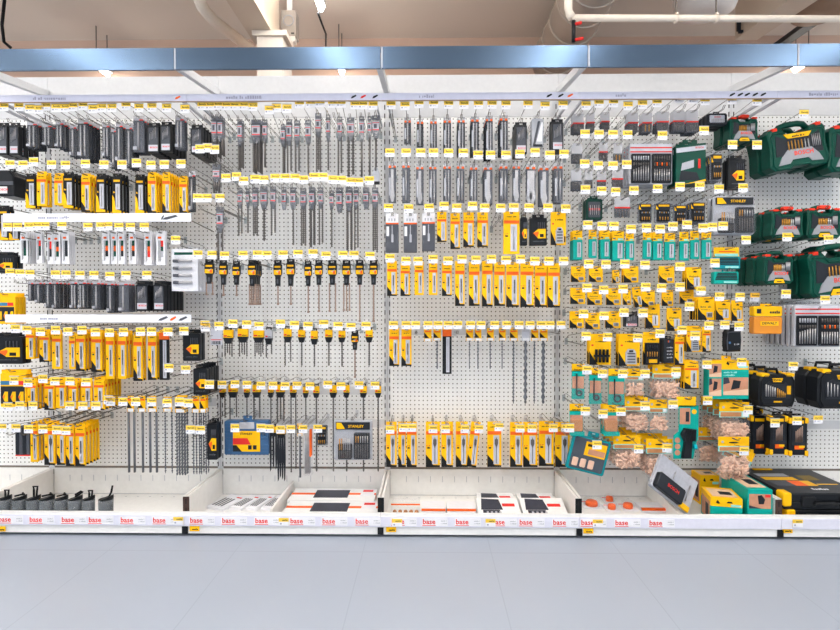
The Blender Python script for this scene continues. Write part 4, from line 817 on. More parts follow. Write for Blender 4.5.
def build_row(bay, name, tags, items, opt):
    yf0 = opt.get('yf', YF[bay]); where = f"{name} row, {BAYS[bay]}"; grp = f"{name} row, {BAYS[bay]}"
    tg = [tuple(map(float, t.split(','))) for t in tags.split()]
    ty = opt.get('ty', -.382); tw = [(P(x, y, ty), i) for i, (x, y) in enumerate(sorted(tg))]
    used = {}; fronts = []
    its = sorted([parse(s) for s in items.replace('\n',' ').split(';') if s.strip()], key=lambda a: a[1])
    for i, (kind, x0, x1, y0, y1, n, o) in enumerate(its):
        fn, nm, cat, look = TYPES[kind]; o = dict(o)
        rot = math.radians(o.pop('rot', 0)); yb = o.pop('b', None); d = o.get('d', DEP[kind]); pro = PROTR.get(kind, .002)
        def size(y):
            a, b = P((x0+x1)/2, y0, y), P((x0+x1)/2, yb or y1, y); m = P((x0+x1)/2, y1, y); w = P(x1, y0, y).x-P(x0, y0, y).x
            return a, b, m, w
        ym = yf0; ok = None
        for k in range(60):
            for yy in ((yf0+.004*k,) if k < 12 else (yf0+.004*k, max(-.345, yf0-.004*(k-11)))):
                if yy > -.03-d: continue
                a, b, m, w = size(yy)
                bx = (a.x-w/2, a.x+w/2, b.z, a.z, yy-pro, yy+d)
                if not hits(bx): ok = yy; break
            if ok is not None: break
        yy = yf0 if ok is None else ok
        a, b, m, w = size(yy); h = a.z-b.z
        if kind in SHAFT: o['hs'] = round((m.z-b.z)/.006)*.006
        h = round(h/.003)*.003; w = round(w/.002)*.002
        prts = fn(w, h, **o)
        word = ORD[i] if i < len(ORD) else str(i+1)
        if kind == 'Y' and o.get('c', 1) == 0: look = 'all yellow boxed drill bit, pale window'
        if kind == 'Y' and o.get('bit') == 's' and name == 'spade bit': look = 'yellow boxed spade bit with black foot'
        if kind == 'G' and o.get('body') == 'g': look = 'grey carded bit in clear blister'
        if kind == 'S' and o.get('kind') == 'c': look = 'flat chisel with black tip'; cat = 'chisel'
        if kind == 'M' and o.get('alt') == 1: look = 'small yellow bit card, white window'
        if kind == 'C' and o.get('line', 1) == 0: look = 'clear pack of dark screwdriver bits'
        if kind == 'N' and name == 'fourth': look = 'black and yellow holder between caps'
        if kind == 'g' and o.get('v') == 'h': look = 'green bit case with red clip'
        solo = len(its) == 1
        lab = f"{look}, {'hanging' if solo else word} in {where}"
        # the hook that carries it
        zp = a.z-.0098 if kind not in 'gb' else b.z+h*.93
        fronts.append((a.x, zp, yy, kind, word))
        stk = []
        y2 = yy; gapk = pro+.003
        r = empty(nm, (a.x, yy, b.z), lab, cat, grp+' '+cat if n else None, (0, rot, 0))
        if rot:                                                         # swings about its hanging point
            r.location = (a.x-math.sin(rot)*h, yy, a.z-math.cos(rot)*h)
        inst(r, prts); PLACED.append((a.x-w/2, a.x+w/2, b.z, a.z, yy-pro, yy+d))
        for k in range(n):
            y2 = y2+d+gapk+rj.uniform(.001, .006)
            for _ in range(30):
                bx = (a.x-w/2, a.x+w/2, b.z, a.z, y2-pro, y2+d)
                if y2+d > -.012 or not hits(bx): break
                y2 += .005
            if y2+d > -.012: break
            kth = 'next' if k == 0 else ORD[k]
            c = empty(nm, (r.location.x, y2, r.location.z), f"{look.split(',')[0].split(' with ')[0]}, {kth} behind {word} pack, {where}", cat, grp+' '+cat, (0, rot, 0))
            inst(c, prts); PLACED.append((a.x-w/2, a.x+w/2, b.z, a.z, y2-pro, y2+d))
    pairs = sorted((abs(t.x-f[0])+abs(t.z-f[1]-.035)*.3, j, q) for t, j in tw for q, f in enumerate(fronts) if abs(t.x-f[0]) < .07 and -.03 < t.z-f[1] < .13)
    mt = {}
    for s, j, q in pairs:
        if j in used or q in mt: continue
        used[j] = 1; mt[q] = [t for t, jj in tw if jj == j][0]
    for q, (hx, zp, yy, kind, word) in enumerate(fronts):
        if q in mt: hook(hx, zp, mt[q].x, mt[q].z, f"wire hook with price tag, {word} pack's, {where}", grp+' hooks', True, front=max(min(-.33, yy-.02), ty+.03) if kind not in 'gb' else -.2, ty=ty)
        else: hook(hx, zp, 0, 0, f"plain wire peg of {word} pack, {where}", grp+' pegs', False, front=max(-.352, yy-.03))
    e = 0
    for t, j in tw:
        if j in used: continue
        nm = ORD[e]; e += 1
        zz = t.z-.05
        hook(t.x, zz, t.x, t.z, f"empty wire hook with price tag, {nm} such, {where}", grp+' hooks', ty=ty, front=ty+.03)
for r_ in ROWS: build_row(*r_)
# ------------------------------------------------------------------ the room
def struct(name, mb, label=None):
    o = obj(name, mb); o['kind'] = 'structure'
    if label: o['label'] = label
    return o
fm = M('floor_vinyl', (160,168,182), .3, var=.03, scale=2.5)
nt = fm.node_tree; bs = nt.nodes['Principled BSDF']; tc = nt.nodes.new('ShaderNodeTexCoord'); sp = nt.nodes.new('ShaderNodeSeparateXYZ'); nt.links.new(tc.outputs['Object'], sp.inputs[0])
def mnode(op, a, b=None):
    n = nt.nodes.new('ShaderNodeMath'); n.operation = op
    for i, v in enumerate((a, b)):
        if v is None: continue
        if isinstance(v, (int, float)): n.inputs[i].default_value = v
        else: nt.links.new(v, n.inputs[i])
    return n.outputs[0]
def tile(nt_, o, pitch, wd):                                            # thin line every pitch
    return mnode('LESS_THAN', mnode('ABSOLUTE', mnode('SUBTRACT', mnode('FRACT', mnode('DIVIDE', o, pitch)), .5)), wd)
seam = mnode('MAXIMUM', tile(nt, sp.outputs[0], .61, .004), tile(nt, sp.outputs[1], 1.22, .003))
base = bs.inputs['Base Color'].links[0].from_socket; mx = nt.nodes.new('ShaderNodeMix'); mx.data_type = 'RGBA'; mx.inputs[7].default_value = lin((152,160,174))+(1,)
nt.links.new(seam, mx.inputs[0]); nt.links.new(base, mx.inputs[6]); nt.links.new(mx.outputs[2], bs.inputs['Base Color'])
struct('floor', MB().box(-6, 6, -7, 1.7, -.05, 0, fm))
CZ = 3.6
struct('ceiling', MB().box(-6, 6, -7, 1.7, CZ, CZ+.1, M('ceiling_white', (228,218,206), .7, var=.04, scale=1.2)))
struct('wall_back', MB().box(-6, 6, 1.7, 1.8, 0, CZ, M('wall_pinkish', (206,176,158), .7, var=.04, scale=1.5)))
beamm = M('beam_cream', (214,198,180), .7, var=.04, scale=2)
def ceil_x(px, py, z):                                                  # point of a level plane z seen at a pixel
    d = RM @ Vector(((px-420)/F, -(py-315)/F, -1)); return CAM + d*((z-CAM.z)/d.z)
# box beam, boxed down under the slab
a, b = ceil_x(226, 0, 3.2), ceil_x(254, 0, 3.2)
struct('ceiling_beam', MB().box(a.x, b.x, -.6, 1.0, 3.2, CZ-.001, beamm), 'cream box beam under the ceiling beside the wall speaker')
a, b = ceil_x(760, 20, 3.3), ceil_x(800, 20, 3.3)
def slantbeam(pts, z, m): mb = MB(); mb.add([(p.x,p.y,z) for p in pts]+[(p.x,p.y,CZ-.001) for p in pts], [(3,2,1,0),(4,5,6,7),(0,1,5,4),(1,2,6,5),(2,3,7,6),(3,0,4,7)], m); return mb
struct('ceiling_beam', slantbeam([ceil_x(735,40,3.3), ceil_x(757,40,3.3), ceil_x(830,-8,3.3), ceil_x(800,-8,3.3)], 3.3, beamm), 'cream slanting beam under the ceiling beside the dark cable tray')
# big round air duct
zc = 3.37; l, r = ceil_x(557, 0, zc), ceil_x(612, 0, zc); R = (r.x-l.x)/2*.94; cx = (l.x+r.x)/2; dm = M('duct_zinc', (178,168,158), .45, .3, var=.1, scale=6)
e = empty('air_duct', (cx, -.2, zc), 'large round grey air duct running under the ceiling to the wall', 'air duct')
obj('duct_pipe', MB().tube([(0,0,0),(0,1.89,0)], R, dm, 28), e)
for k in range(7): obj('seam_ring', MB().tube([(R*1.01*math.cos(q*PI/14), .2+k*.25, R*1.01*math.sin(q*PI/14)) for q in range(28)], .008, dm, 5, True), e)
for k in (2, 5): obj('mount_strap', MB().box(-.015, .015, .2+k*.25-.01, .2+k*.25+.01, R, CZ-zc-.001, M('strap_dark', (60,56,54), .6)), e)
# second short duct end, upper right, and a lamp dome
wh = M('dome_white', (236,232,228), .4)
def hanging_dome(px, py, rpx, y, nm, lab, m, z1):
    c = P(px, py, y); r = rpx*(y-CAM.y)/F; e = empty(nm, (c.x, y, c.z), lab, 'dome')
    obj('shell', MB().lathe([(.02, r*.05), (r*.5, 0), (r*.86, r*.14), (r, r*.5), (r, r*.95)], m, n=28), e)
    obj('mount_rod', MB().tube([(0,0,r*.9),(0,0,CZ-c.z-.001)], .01, wire, 6), e)
hanging_dome(706, 15, 30, .75, 'ceiling_dome', 'white round dome hanging under the ceiling above the white pipe', wh, 0)
hanging_dome(822, 17, 30, .95, 'ceiling_dome', 'brown shaded dome hanging beside the dark cable tray', M('dome_brown', (150,124,104), .6), 0)
# pipes
pm = M('pipe_cream', (232,220,206), .4)
p0, p1 = P(572, 18, -.32), P(846, 19, -.32)
e = empty('sprinkler_pipe', p0, 'white level pipe crossing in front of the round duct', 'pipe')
obj('pipe', MB().tube([(0,0,0), p1-p0], .017, pm, 10), e)
for px in (676, 716): q = P(px, 18, -.32)-p0; obj('mount_clamp', MB().tube([q+Vector((0,.022*math.cos(k*PI/6),.022*math.sin(k*PI/6))) for k in range(12)], .006, pm, 5, True).tube([q+Vector((0,0,.03)), q+Vector((0,0,CZ-p0.z-.01))], .004, wire, 5), e)
obj('elbow', MB().tube([(0,0,0), (-.012,0,.02), (-.02,0,.05), (-.02,0,CZ-p0.z-.002)], .021, pm, 10), e)
obj('valve', MB().tube([(0,-.03,-.03),(.0,-.03,-.14)], .01, blk, 6).tube([(0,-.03,-.05),(.04,-.03,-.04)], .008, red, 6).tube([(0,-.03,-.13),(.05,-.03,-.12)], .008, red, 6), e)
a = [P(198, -4, .6), P(203, 8, .65), P(213, 20, .75), P(234, 36, 1.0), P(250, 48, 1.3)]
e = empty('bent_pipe', a[0], 'cream bent pipe beside the box beam', 'pipe'); obj('pipe', MB().tube([p-a[0] for p in a], .042, pm, 12), e)
obj('mount_collar', MB().tube([a[0]-a[0]+Vector((.0,0,.0)), a[0]-a[0]+Vector((0,0,.06))], .052, pm, 12), e)
a = [P(5, -4, .9), P(2, 25, .9), P(4, 42, .95), P(11, 48, 1.0)]
e = tag(obj('hanging_cable', MB().tube(a, .012, blk, 6)), 'dark cable hanging at the edge beyond the blue rail', 'cable')
# dark cable tray slanting across the ceiling
t0, t1 = ceil_x(776, 50, 3.4), ceil_x(850, -2, 3.4); v = (t1-t0).normalized(); n = Vector((-v.y, v.x, 0))*.045
mb = MB(); q = [t0-n, t1-n, t1+n, t0+n]; mb.add([(p.x,p.y,3.4) for p in q]+[(p.x,p.y,3.44) for p in q], [(3,2,1,0),(4,5,6,7),(0,1,5,4),(1,2,6,5),(2,3,7,6),(3,0,4,7)], M('tray_dark', (62,64,68), .5))
tag(obj('cable_tray', mb), 'dark grey cable tray slanting under the ceiling', 'cable tray')
# angle bracket under the beam
c = P(738, 24, 1.1); tag(obj('angle_bracket', MB().box(c.x-.012, c.x+.012, 1.08, 1.1, c.z-.06, c.z+.03, drk).box(c.x, c.x+.2, 1.08, 1.1, c.z-.075, c.z-.055, drk)), 'dark angle bracket hanging between duct and cable tray', 'bracket')
# speaker, white box, conduit
c = P(288.5, 23, 1.05); e = empty('wall_speaker', (c.x, 1.05, c.z), 'grey square speaker hung beside the box beam', 'speaker')
obj('cabinet', MB().bev(-.058, .058, 0, .1, -.1, .1, M('speaker_grey', (168,160,152), .5), .004), e); obj('cone', MB().tube([(.04*math.cos(k*PI/9), -.002, .02+.04*math.sin(k*PI/9)) for k in range(18)], .004, lgry, 5, True), e); obj('bracket_mount', MB().box(-.05, .05, .0, .06, -.145, -.101, wh).box(-.02, .02, .03, .05, .101, CZ-c.z-.002, wh), e); obj('badge', MB().box(.02,.045,-.002,0,-.085,-.075,drk), e)
c = P(276, 20, 1.0); tag(obj('conduit_hanging', MB().tube([(c.x-.01,1.0,CZ-.002),(c.x-.01,1.0,c.z),(c.x-.02,1.0,c.z-.11),(c.x-.06,1.0,c.z-.15),(c.x-.12,1.0,c.z-.15)], .014, blk, 6).box(c.x-.03, c.x+.02, 0.98, 1.02, c.z-.03, c.z+.02, blk)), 'black conduit running down beside the grey speaker', 'conduit')
a, b = P(257, 60, .8), P(283, 60, .8)
struct('column', MB().box(a.x, b.x, .8, 1.05, 0, 3.16, M('column_white', (206,196,186), .6)).box(a.x-.03, b.x+.03, .78, 1.07, 3.16, 3.199, M('column_white', (206,196,186))), 'pale column carrying the box beam behind the shelving')
# fluorescent tubes in rows along the depth of the shop
lampm = M('tube_glow', (255,250,240), .5, emit=45, var=0)
hous = M('lamp_housing', (230,230,230), .5)
LX = [P(312, 8, .6).x + k*1.9 for k in (-2, -1, 0, 1, 2)]
spans = [(1.42, 1.64), (-.2, .72), (-2.4, -1.2), (-3.8, -2.5), (-5.4, -4.1)]
for i, x in enumerate(LX):
    for j, (y1, y0) in enumerate((b, a) for a, b in spans):
        if j == 1 and i not in (2,): continue                           # above the bulk of the shelving only the one tube is lit
        if j == 0 and i not in (1, 2, 4): continue
        x = {1: -2.87, 2: -.76, 4: 3.25}[i] if j == 0 else x; e = empty('tube_light', (x, (y0+y1)/2, 3.25 if j == 0 else 3.3), f"{'lit' if j else 'short lit'} ceiling tube, {ORD[i]} line, {ORD[j]} from the wall", 'tube light', 'ceiling tube lights'); L = (y1-y0)/2
        obj('housing', MB().box(-.03, .03, -L, L, .02, .05, hous), e); obj('tube', MB().tube([(0,-L+.02,0),(0,L-.02,0)], .019, lampm, 8), e)
        obj('mount_rod', MB().rod(0, -L*.7, .05, CZ-e.location.z-.002, .004, wire).rod(0, L*.7, .05, CZ-e.location.z-.002, .004, wire), e)
        if j == 0: continue
        ld = bpy.data.lights.new('tube_lamp', 'AREA'); ld.shape = 'RECTANGLE'; ld.size = .06; ld.size_y = 2*L; ld.energy = 8; ld.color = (.97, .98, 1)
        lo = bpy.data.objects.new('tube_lamp', ld); COL.objects.link(lo); lo.parent = e; lo.location = (0,0,-.025)
        lu = ld.copy(); lu.energy = 15; lu.color = (.97, .97, 1); lo = bpy.data.objects.new('added_uplight', lu); COL.objects.link(lo); lo.parent = e; lo.location = (0,0,.055); lo.rotation_euler = (PI, 0, 0)  # extra upward lamp, added over each housing to brighten the ceiling
a = [P(318, 13, .62), P(322, 24, .7), P(326, 34, .9), P(326, 48, 1.1)]
tag(obj('hanging_flex', MB().tube(a, .008, blk, 6)), 'thin black flex hanging from the end of the lit tube', 'cable')
# ------------------------------------------------------------------ the shelving bays
pg = M('pegboard', (240,240,239), .4, var=.03, scale=3)
nt = pg.node_tree; bs = nt.nodes['Principled BSDF']; tc = nt.nodes.new('ShaderNodeTexCoord'); sp = nt.nodes.new('ShaderNodeSeparateXYZ'); nt.links.new(tc.outputs['Object'], sp.inputs[0])
fx = mnode('SUBTRACT', mnode('FRACT', mnode('DIVIDE', sp.outputs[0], .025)), .5); fz = mnode('SUBTRACT', mnode('FRACT', mnode('DIVIDE', sp.outputs[2], .025)), .5)
hole = mnode('LESS_THAN', mnode('ADD', mnode('MULTIPLY', fx, fx), mnode('MULTIPLY', fz, fz)), .15**2)
base = bs.inputs['Base Color'].links[0].from_socket; mx = nt.nodes.new('ShaderNodeMix'); mx.data_type = 'RGBA'; mx.inputs[7].default_value = lin((70,64,58))+(1,)
nt.links.new(hole, mx.inputs[0]); nt.links.new(base, mx.inputs[6]); nt.links.new(mx.outputs[2], bs.inputs['Base Color'])
XB = [P(px, 306, 0).x for px in (50, 219.6, 387.3, 557.4, 729.2)]
W1 = (XB[4]-XB[0])/4
XB = [XB[0]-W1] + XB + [XB[4]+W1]
z_tp, z_pt, z_pb = P(420, 75, 0).z, P(420, 117.5, 0).z, P(420, 467, 0).z
YB = -.46
z_lip = P(420, 513.5, YB).z; z_r0, z_r1 = P(420, 526.5, YB).z, P(420, 516.5, YB).z; z_k = P(420, 535, YB).z; z_sh = .052
z_h0, z_h1 = P(420, 100, -.40).z, P(420, 93, -.40).z
zr0, zr1 = P(420, 68, -.55).z, P(420, 46.2, -.55).z
BL = ['edge bay with the end divider', 'bay holding the black canisters', 'bay of hammer bits', 'bay of yellow spade bits', 'bay of dowel bags', 'bay of green carry cases']
pvc = M('rail_plastic', (222,222,236), .25)
def rail_label(par, x):
    c = obj('brand_label', MB().box(x-.036, x+.094, YB-.0085, YB-.0075, z_r0+.006, z_r1-.004, tagw), par)
    t = text('base', .036, red); o = obj('lettering', t, c, (x, YB-.0088, (z_r0+z_r1)/2+.002)); 
    g = MB(); scribble(g, x+.06, x+.088, .004+(z_r0+z_r1)/2, .010+(z_r0+z_r1)/2, lgry, YB-.009, 2); scribble(g, x+.06, x+.09, (z_r0+z_r1)/2-.008, (z_r0+z_r1)/2-.002, lgry, YB-.009, 3); g.box(x-.034, x+.034, YB-.009, YB-.0086, z_r0+.008, z_r0+.011, red)
    obj('small_print', g, c)
def rail_tag(par, px, py, low):
    c = P(px, py, YB-.012); k = obj('price_tag', MB().box(c.x-.025, c.x+.025, YB-.0105 if not low else YB-.002, YB-.0095 if not low else YB-.001, c.z-(.012 if low else .024), c.z+.014, yelt if not low else yel), par)
    g = MB(); y = YB-.0115 if not low else YB-.0026
    if low: scribble(g, c.x-.016, c.x+.018, c.z-.006, c.z+.003, blk, y, 4)
    else: g.box(c.x-.025, c.x+.025, y, y+.0005, c.z-.024, c.z-.004, tagw); scribble(g, c.x-.012, c.x+.02, c.z, c.z+.008, inkd, y, 4); g.box(c.x-.018, c.x-.01, y-.0005, y, c.z-.018, c.z-.01, ink)
    obj('print', g, k)
LABX = {1: [6, 37, 69, 96, 127.8, 160], 2: [197, 229, 262, 297, 329, 362], 3: [398, 429, 462, 498, 525.5, 559], 4: [587, 621, 655]}
TAGX = {1: [(-1,530,1), (178,520,0)], 2: [(193.6,529.7,1), (283.6,521,0)], 3: [(391,530.5,1), (397,522,0), (490.6,522,0)], 4: [(589,532,1), (598,522.5,0)], 5: [(789,531.6,1), (798,522.5,0)]}
HEAD = {1: ([(33,66)], [(177.5, org)]), 2: ([(226,262)], [(353.5, drk), (363, red), (375, drk)]), 3: ([(419,434)], [(549, blk), (560.5, blk), (570, org)]), 4: ([(614,626)], [(732, drk), (740, drk), (747, drk), (755, drk), (763, drk)]), 5: ([(809,838)], [])}
BARS = {1: [403], 2: [391, 424], 3: [331], 4: [433], 5: [262, 424]}
for i in range(6):
    x0, x1 = XB[i]+.001, XB[i+1]-.001
    e = empty('shelving_bay', ((x0+x1)/2, 0, 0), f"white perforated shelving unit, {BL[i]}", 'shelving', 'row of shop shelving'); cx = (x0+x1)/2; u0, u1 = x0-cx, x1-cx
    obj('upper_panel', MB().box(u0, u1, 0, .03, z_pt+.002, z_tp, panelw), e)
    obj('pegboard', MB().box(u0+.016, u1-.016, .0, .03, z_pb, z_pt, pg), e)
    for s, a in ((0, u0), (1, u1-.0155)):
        up = obj('upright', MB().box(a, a+.0155, -.001, .032, .03, z_pt, panelw), e); sl = MB()
        for k in range(44): sl.box(a+(.010 if s == 0 else 0), a+(.0155 if s == 0 else .0055), -.0016, -.001, z_pb-.05+k*.05, z_pb-.05+k*.05+.028, gap)
        obj('slot', sl, up)
    lp = obj('lower_panel', MB().box(u0+.016, u1-.016, -.006, .03, z_sh+.002, z_pb-.012, shelfw), e); sl = MB()
    for k in range(12): sl.box(u0+.11+k*.071, u0+.113+k*.071, -.0066, -.006, .13, .165, lgry)
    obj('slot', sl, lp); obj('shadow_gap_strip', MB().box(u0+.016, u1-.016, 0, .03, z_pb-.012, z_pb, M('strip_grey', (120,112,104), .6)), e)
    for py in BARS.get(i, ()):
        z = P(420, py, -.012).z; obj('crossbar', MB().box(u0+.02, u1-.02, -.0007, -.0001, z-.024, z+.024, panelw), e)
    st = obj('base_shelf', MB().box(u0, u1, YB+.01, -.007, z_sh-.012, z_sh, shelfw), e)
    ho = MB()
    for k in range(12): ho.box(u0+.11+k*.071, u0+.122+k*.071, -.05, -.046, z_sh, z_sh+.0006, lgry)
    obj('slot', ho, st)
    obj('front_lip', MB().box(u0, u1, YB, YB+.012, z_r0-.005, z_lip, shelfw), e)
    rl = obj('price_rail', MB().box(u0, u1, YB-.007, YB-.001, z_r0, z_r1, pvc), e)
    rl.matrix_parent_inverse = Matrix.Identity(4)
    obj('kick_plate', MB().box(u0, u1, YB+.004, YB+.014, z_k, z_r0-.006, shelfw), e)
    for s in (u0+.02, u1-.05): obj('foot', MB().box(s, s+.03, YB+.04, -.02, .0005, z_sh-.013, blk), e)
    obj('plinth', MB().box(u0, u1, YB+.05, YB+.06, .001, z_sh-.013, blk), e)
    sub = bpy.data.objects.new('x', None)
    bpy.data.objects.remove(sub)
    # labels along the rail (given in world x, so shift into the rail's frame)
    n0 = len(COL.objects)
    before = set(COL.objects)
    for px in LABX.get(i, ()): rail_label(rl, P(px, 521, YB).x)
    for px, py, low in TAGX.get(i, ()): rail_tag(rl, px, py, low)
    for o in set(COL.objects)-before:
        if o.parent == rl: o.location.x -= cx
    # header strip on two arms
    hs = obj('header_strip', MB().box(u0, u1, -.402, -.397, z_h0, z_h1, lav).box(u0, u1, -.4025, -.397, z_h0-.005, z_h0, M('header_shade_line', (150,128,112), .5)), e)  # brown lower edge is a painted shade line, not a trim
    zz = (z_h0+z_h1)/2
    for a, b in HEAD.get(i, ((), ()))[0]: obj('lettering', scribble(MB(), P(a,97,-.402).x-cx, P(b,97,-.402).x-cx, zz-.008, zz+.008, ink, -.4028, i), hs)
    for px, m in HEAD.get(i, ((), ()))[1]:
        x = P(px,97,-.402).x-cx; obj('picture_print', MB().prism([(x-.014,zz-.009),(x-.002,zz-.007),(x+.016,zz+.004),(x+.012,zz+.01),(x-.008,zz+.002)], -.4028, -.402, m), hs)
    for a in (u0+.03, u1-.03): obj('header_arm', MB().box(a-.004, a+.004, -.3965, -.001, z_h0+.002, z_h0+.016, lgry), e)
# dividers between the bays and the two low ones inside a tray
def divider(x, y0, y1, za, zb, lab, low=False, th=.03):
    e = empty('shelf_divider', (x, 0, z_sh+.001), lab, 'shelf divider', 'shelf dividers'); z0 = .001
    if not low:
        for s in (-1, 1): obj('side_plate', MB().box(min(s*.003,s*th/2), max(s*.003,s*th/2), y0, y1, z0, za-z_sh, divw), e)
        obj('end_post', MB().box(-th/2-.001, th/2+.001, y0-.004, y0-.0005, z0, za-z_sh-.004, brown if lab.startswith('white divider beside') else blk), e)
        sl = MB(); [sl.box(-.003, .003, y0-.0046, y0-.0041, .02+k*.045, .045+k*.045, gap) for k in range(3)]; obj('slot', sl, e)
        obj('lower_post', MB().box(-th/2, th/2, YB-.002, YB+.003, z_k-z_sh, z_r0-z_sh-.008, blk), e)
    else:
        obj('plate', MB().add([(-.006,y0,z0),(.006,y0,z0),(.006,y1,z0),(-.006,y1,z0),(-.006,y0,za-z_sh),(.006,y0,za-z_sh),(.006,y1,zb-z_sh),(-.006,y1,zb-z_sh)], [(0,3,2,1),(4,5,6,7),(0,1,5,4),(1,2,6,5),(2,3,7,6),(3,0,4,7)], divw), e)
        obj('foot_flange', MB().box(-.02, .02, y0, y1, z0-.0005, z0+.0015, divw), e)
zd = P(420, 498.5, YB).z
DV = ['white divider by the edge, before the black canisters', 'white divider beside the flat grey blade packs', 'white divider between orange banded boxes and wooden disc pack', 'white divider between tool boxes and orange packs', 'white divider beside the teal jig boxes']
for k in range(5): divider(XB[k+1], YB+.018, -.008, zd, zd, DV[k])
a = P(293, 480, -.01); divider(a.x, YB+.02, -.01, .135, .135, 'low white divider between blade packs and orange banded boxes', True)
a = P(648, 490, -.01); divider(a.x, YB+.02, -.01, .10, .14, 'low white divider under the leaning red lettered case', True)
# white sign strips across the first bay
for (x0, x1, y0, y1, lx, ic, lab) in ((3, 191, 213.5, 221.5, (38, 69), [(162.5, 3), (170, 16)], 'upper white sign strip above the saw blade cards'), (5, 191, 314.5, 322.5, (40, 58), [(163, 10), (173, 7), (183, 9)], 'lower white sign strip above the yellow boxed bits')):
    a, b = P(x0, y0, -.385), P(x1, y1, -.385); c = (a.x+b.x)/2; e = empty('sign_strip', (c, -.385, b.z), lab, 'sign strip', None); w = b.x-a.x; h = a.z-b.z
    obj('board', MB().box(-w/2, w/2, 0, .006, 0, h, signw), e); g = MB(); scribble(g, P(lx[0],y0,-.385).x-c, P(lx[1],y0,-.385).x-c, h*.36, h*.66, ink, -.0008, 7); obj('lettering', g, e)
    for px, wd in ic:
        x = P(px, y0, -.385).x-c; u = wd*.0026; obj('tool_print', MB().prism([(x-u,h*.25),(x-u*.4,h*.22),(x+u,h*.6),(x+u*.7,h*.8),(x-u*.6,h*.5)], -.0008, 0, org if px == 173 else gry), e)
    for s in (-.46, .46): obj('bracket_arm', MB().tube([(w*s,.006,h*.5),(w*s,.05,h*.5),(w*s,.38,h*.5-.02)], .003, wire), e)
# blue-grey rail over the shelving on slanting arms
RX = [P(px, 57, -.55).x for px in (-33, 174, 381, 588, 797.5, 1005)]
RLAB = ['before the first joint', 'above the hammer bit bay', 'above the spade bit bay', 'above the dowel bag bay', 'beyond the last joint']
for k in range(5):
    x0, x1 = RX[k]+.002, RX[k+1]-.002; e = empty('overhead_rail', ((x0+x1)/2, -.55, zr0), f"blue grey metal rail piece over the shelving, {RLAB[k]}", 'rail', 'overhead rail pieces'); u = (x1-x0)/2
    obj('face', MB().box(-u, u, 0, .012, 0, zr1-zr0, railb), e); obj('joint_cap', MB().box(-u-.0015, -u+.006, -.001, .0, .002, zr1-zr0-.002, lgry), e)
    obj('top_flange', MB().box(-u, u, .0125, .04, zr1-zr0-.01, zr1-zr0, railb), e)
    xa = XB[k+1]-(x0+x1)/2
    if -u-.12 < xa < u+.12:
        za = P(420, 91, -.02).z-zr0
        mb = MB(); w = .014; mb.add([(xa-w,.0405,.02),(xa+w,.0405,.02),(xa+w,.0405,.06),(xa-w,.0405,.06),(xa-w,.545,za-.02),(xa+w,.545,za-.02),(xa+w,.545,za+.02),(xa-w,.545,za+.02)], [(0,1,2,3),(7,6,5,4),(0,4,5,1),(1,5,6,2),(2,6,7,3),(3,7,4,0)], panelw); obj('bracket_arm', mb, e)
# ------------------------------------------------------------------ goods in the trays
SH = z_sh+.0012
ring = M('canister_clear', (118,124,130), .15, alpha=.6)
for k, (x0, x1, tip) in enumerate([(-1,11,1),(13,26,0),(27,40,2),(40,54,0),(55,67.5,0),(69,82,3),(83,94.5,1),(99,113,4)]):
    y = -.40; a, b = P(x0, 507, y), P(x1, 507, y); r = min(.036, (b.x-a.x)/2*.96); hh = .115; top = ['closed dark top', 'square hanging loop', 'tall hanging loop', 'slanting flat hanger', 'raised slanting hanger'][tip]
    e = empty('hole_saw_canister', ((a.x+b.x)/2, y, SH), f"black hole saw canister with {top}, {ORD[k]} along the tray", 'hole saw', 'black hole saw canisters in the tray')
    obj('cup', MB().lathe([(r*.9,0),(r*.94,.004),(r,hh),(r*.9,hh),(r*.86,.01)], ring, n=20), e); obj('hole_saw', MB().lathe([(r*.78,.004),(r*.8,.05),(r*.8,hh*.86),(r*.2,hh*.88)], gry, n=20), e)
    lid = MB().add([(r*1.0*math.cos(q*PI/10), r*1.0*math.sin(q*PI/10), hh+.008+(math.cos(q*PI/10))*.012) for q in range(20)]+[(r*math.cos(q*PI/10), r*math.sin(q*PI/10), hh+.0005) for q in range(20)], [tuple(range(20)), tuple(range(39,19,-1))]+[(20+q, 20+(q+1)%20, (q+1)%20, q) for q in range(20)], blk); obj('lid', lid, e)
    z = hh+.014
    if tip in (1, 2): zz = z+(.012 if tip == 1 else .032); obj('hanger', MB().tube([(r*.1,0,z-.006),(r*.1,0,zz),(r*.0,0,zz+.018),(r*.7,0,zz+.018),(r*.62,0,zz),(r*.5,0,z-.006)], .005, blk, 6), e)
    elif tip == 3: obj('hanger', MB().tube([(r*.0,0,z-.002),(r*.9,0,z+.016),(r*1.2,0,z+.022),(r*.9,0,z+.026),(0,0,z+.008)], .005, blk, 6), e)
    elif tip == 4: obj('hanger', MB().tube([(r*.4,0,z-.004),(r*.8,0,z+.022),(r*1.0,0,z+.056)], .005, blk, 6), e)
    else: obj('hanger', MB().tube([(-r*.7,0,z-.001),(r*.4,0,z+.008),(r*.8,0,z+.008),(r*.3,.01,z+.013)], .005, blk, 6), e)
def flat(nm, lab, cat, px0, px1, y, depth, h, parts, grp=None, z=None, rz=0, rx=0):
    a, b = P(px0, 507, y), P(px1, 507, y); e = empty(nm, ((a.x+b.x)/2, y, z if z is not None else SH), lab, cat, grp, (rx,0,rz)); w = b.x-a.x
    for n_, mb in parts(w, depth, h): obj(n_, mb, e)
    return e
def blades(w, d, h):
    g = MB(); [g.box(-w*.4+k*w*.17, -w*.32+k*w*.17, .03, d*.7, h, h+.0012, gry if k % 2 else steeld) for k in range(4)]
    yield 'card', MB().box(-w/2, w/2, 0, d, 0, h, tagw); yield 'saw_blade', g; yield 'brand_print', MB().box(w*.1, w*.4, d*.8, d*.86, h, h+.0008, red)
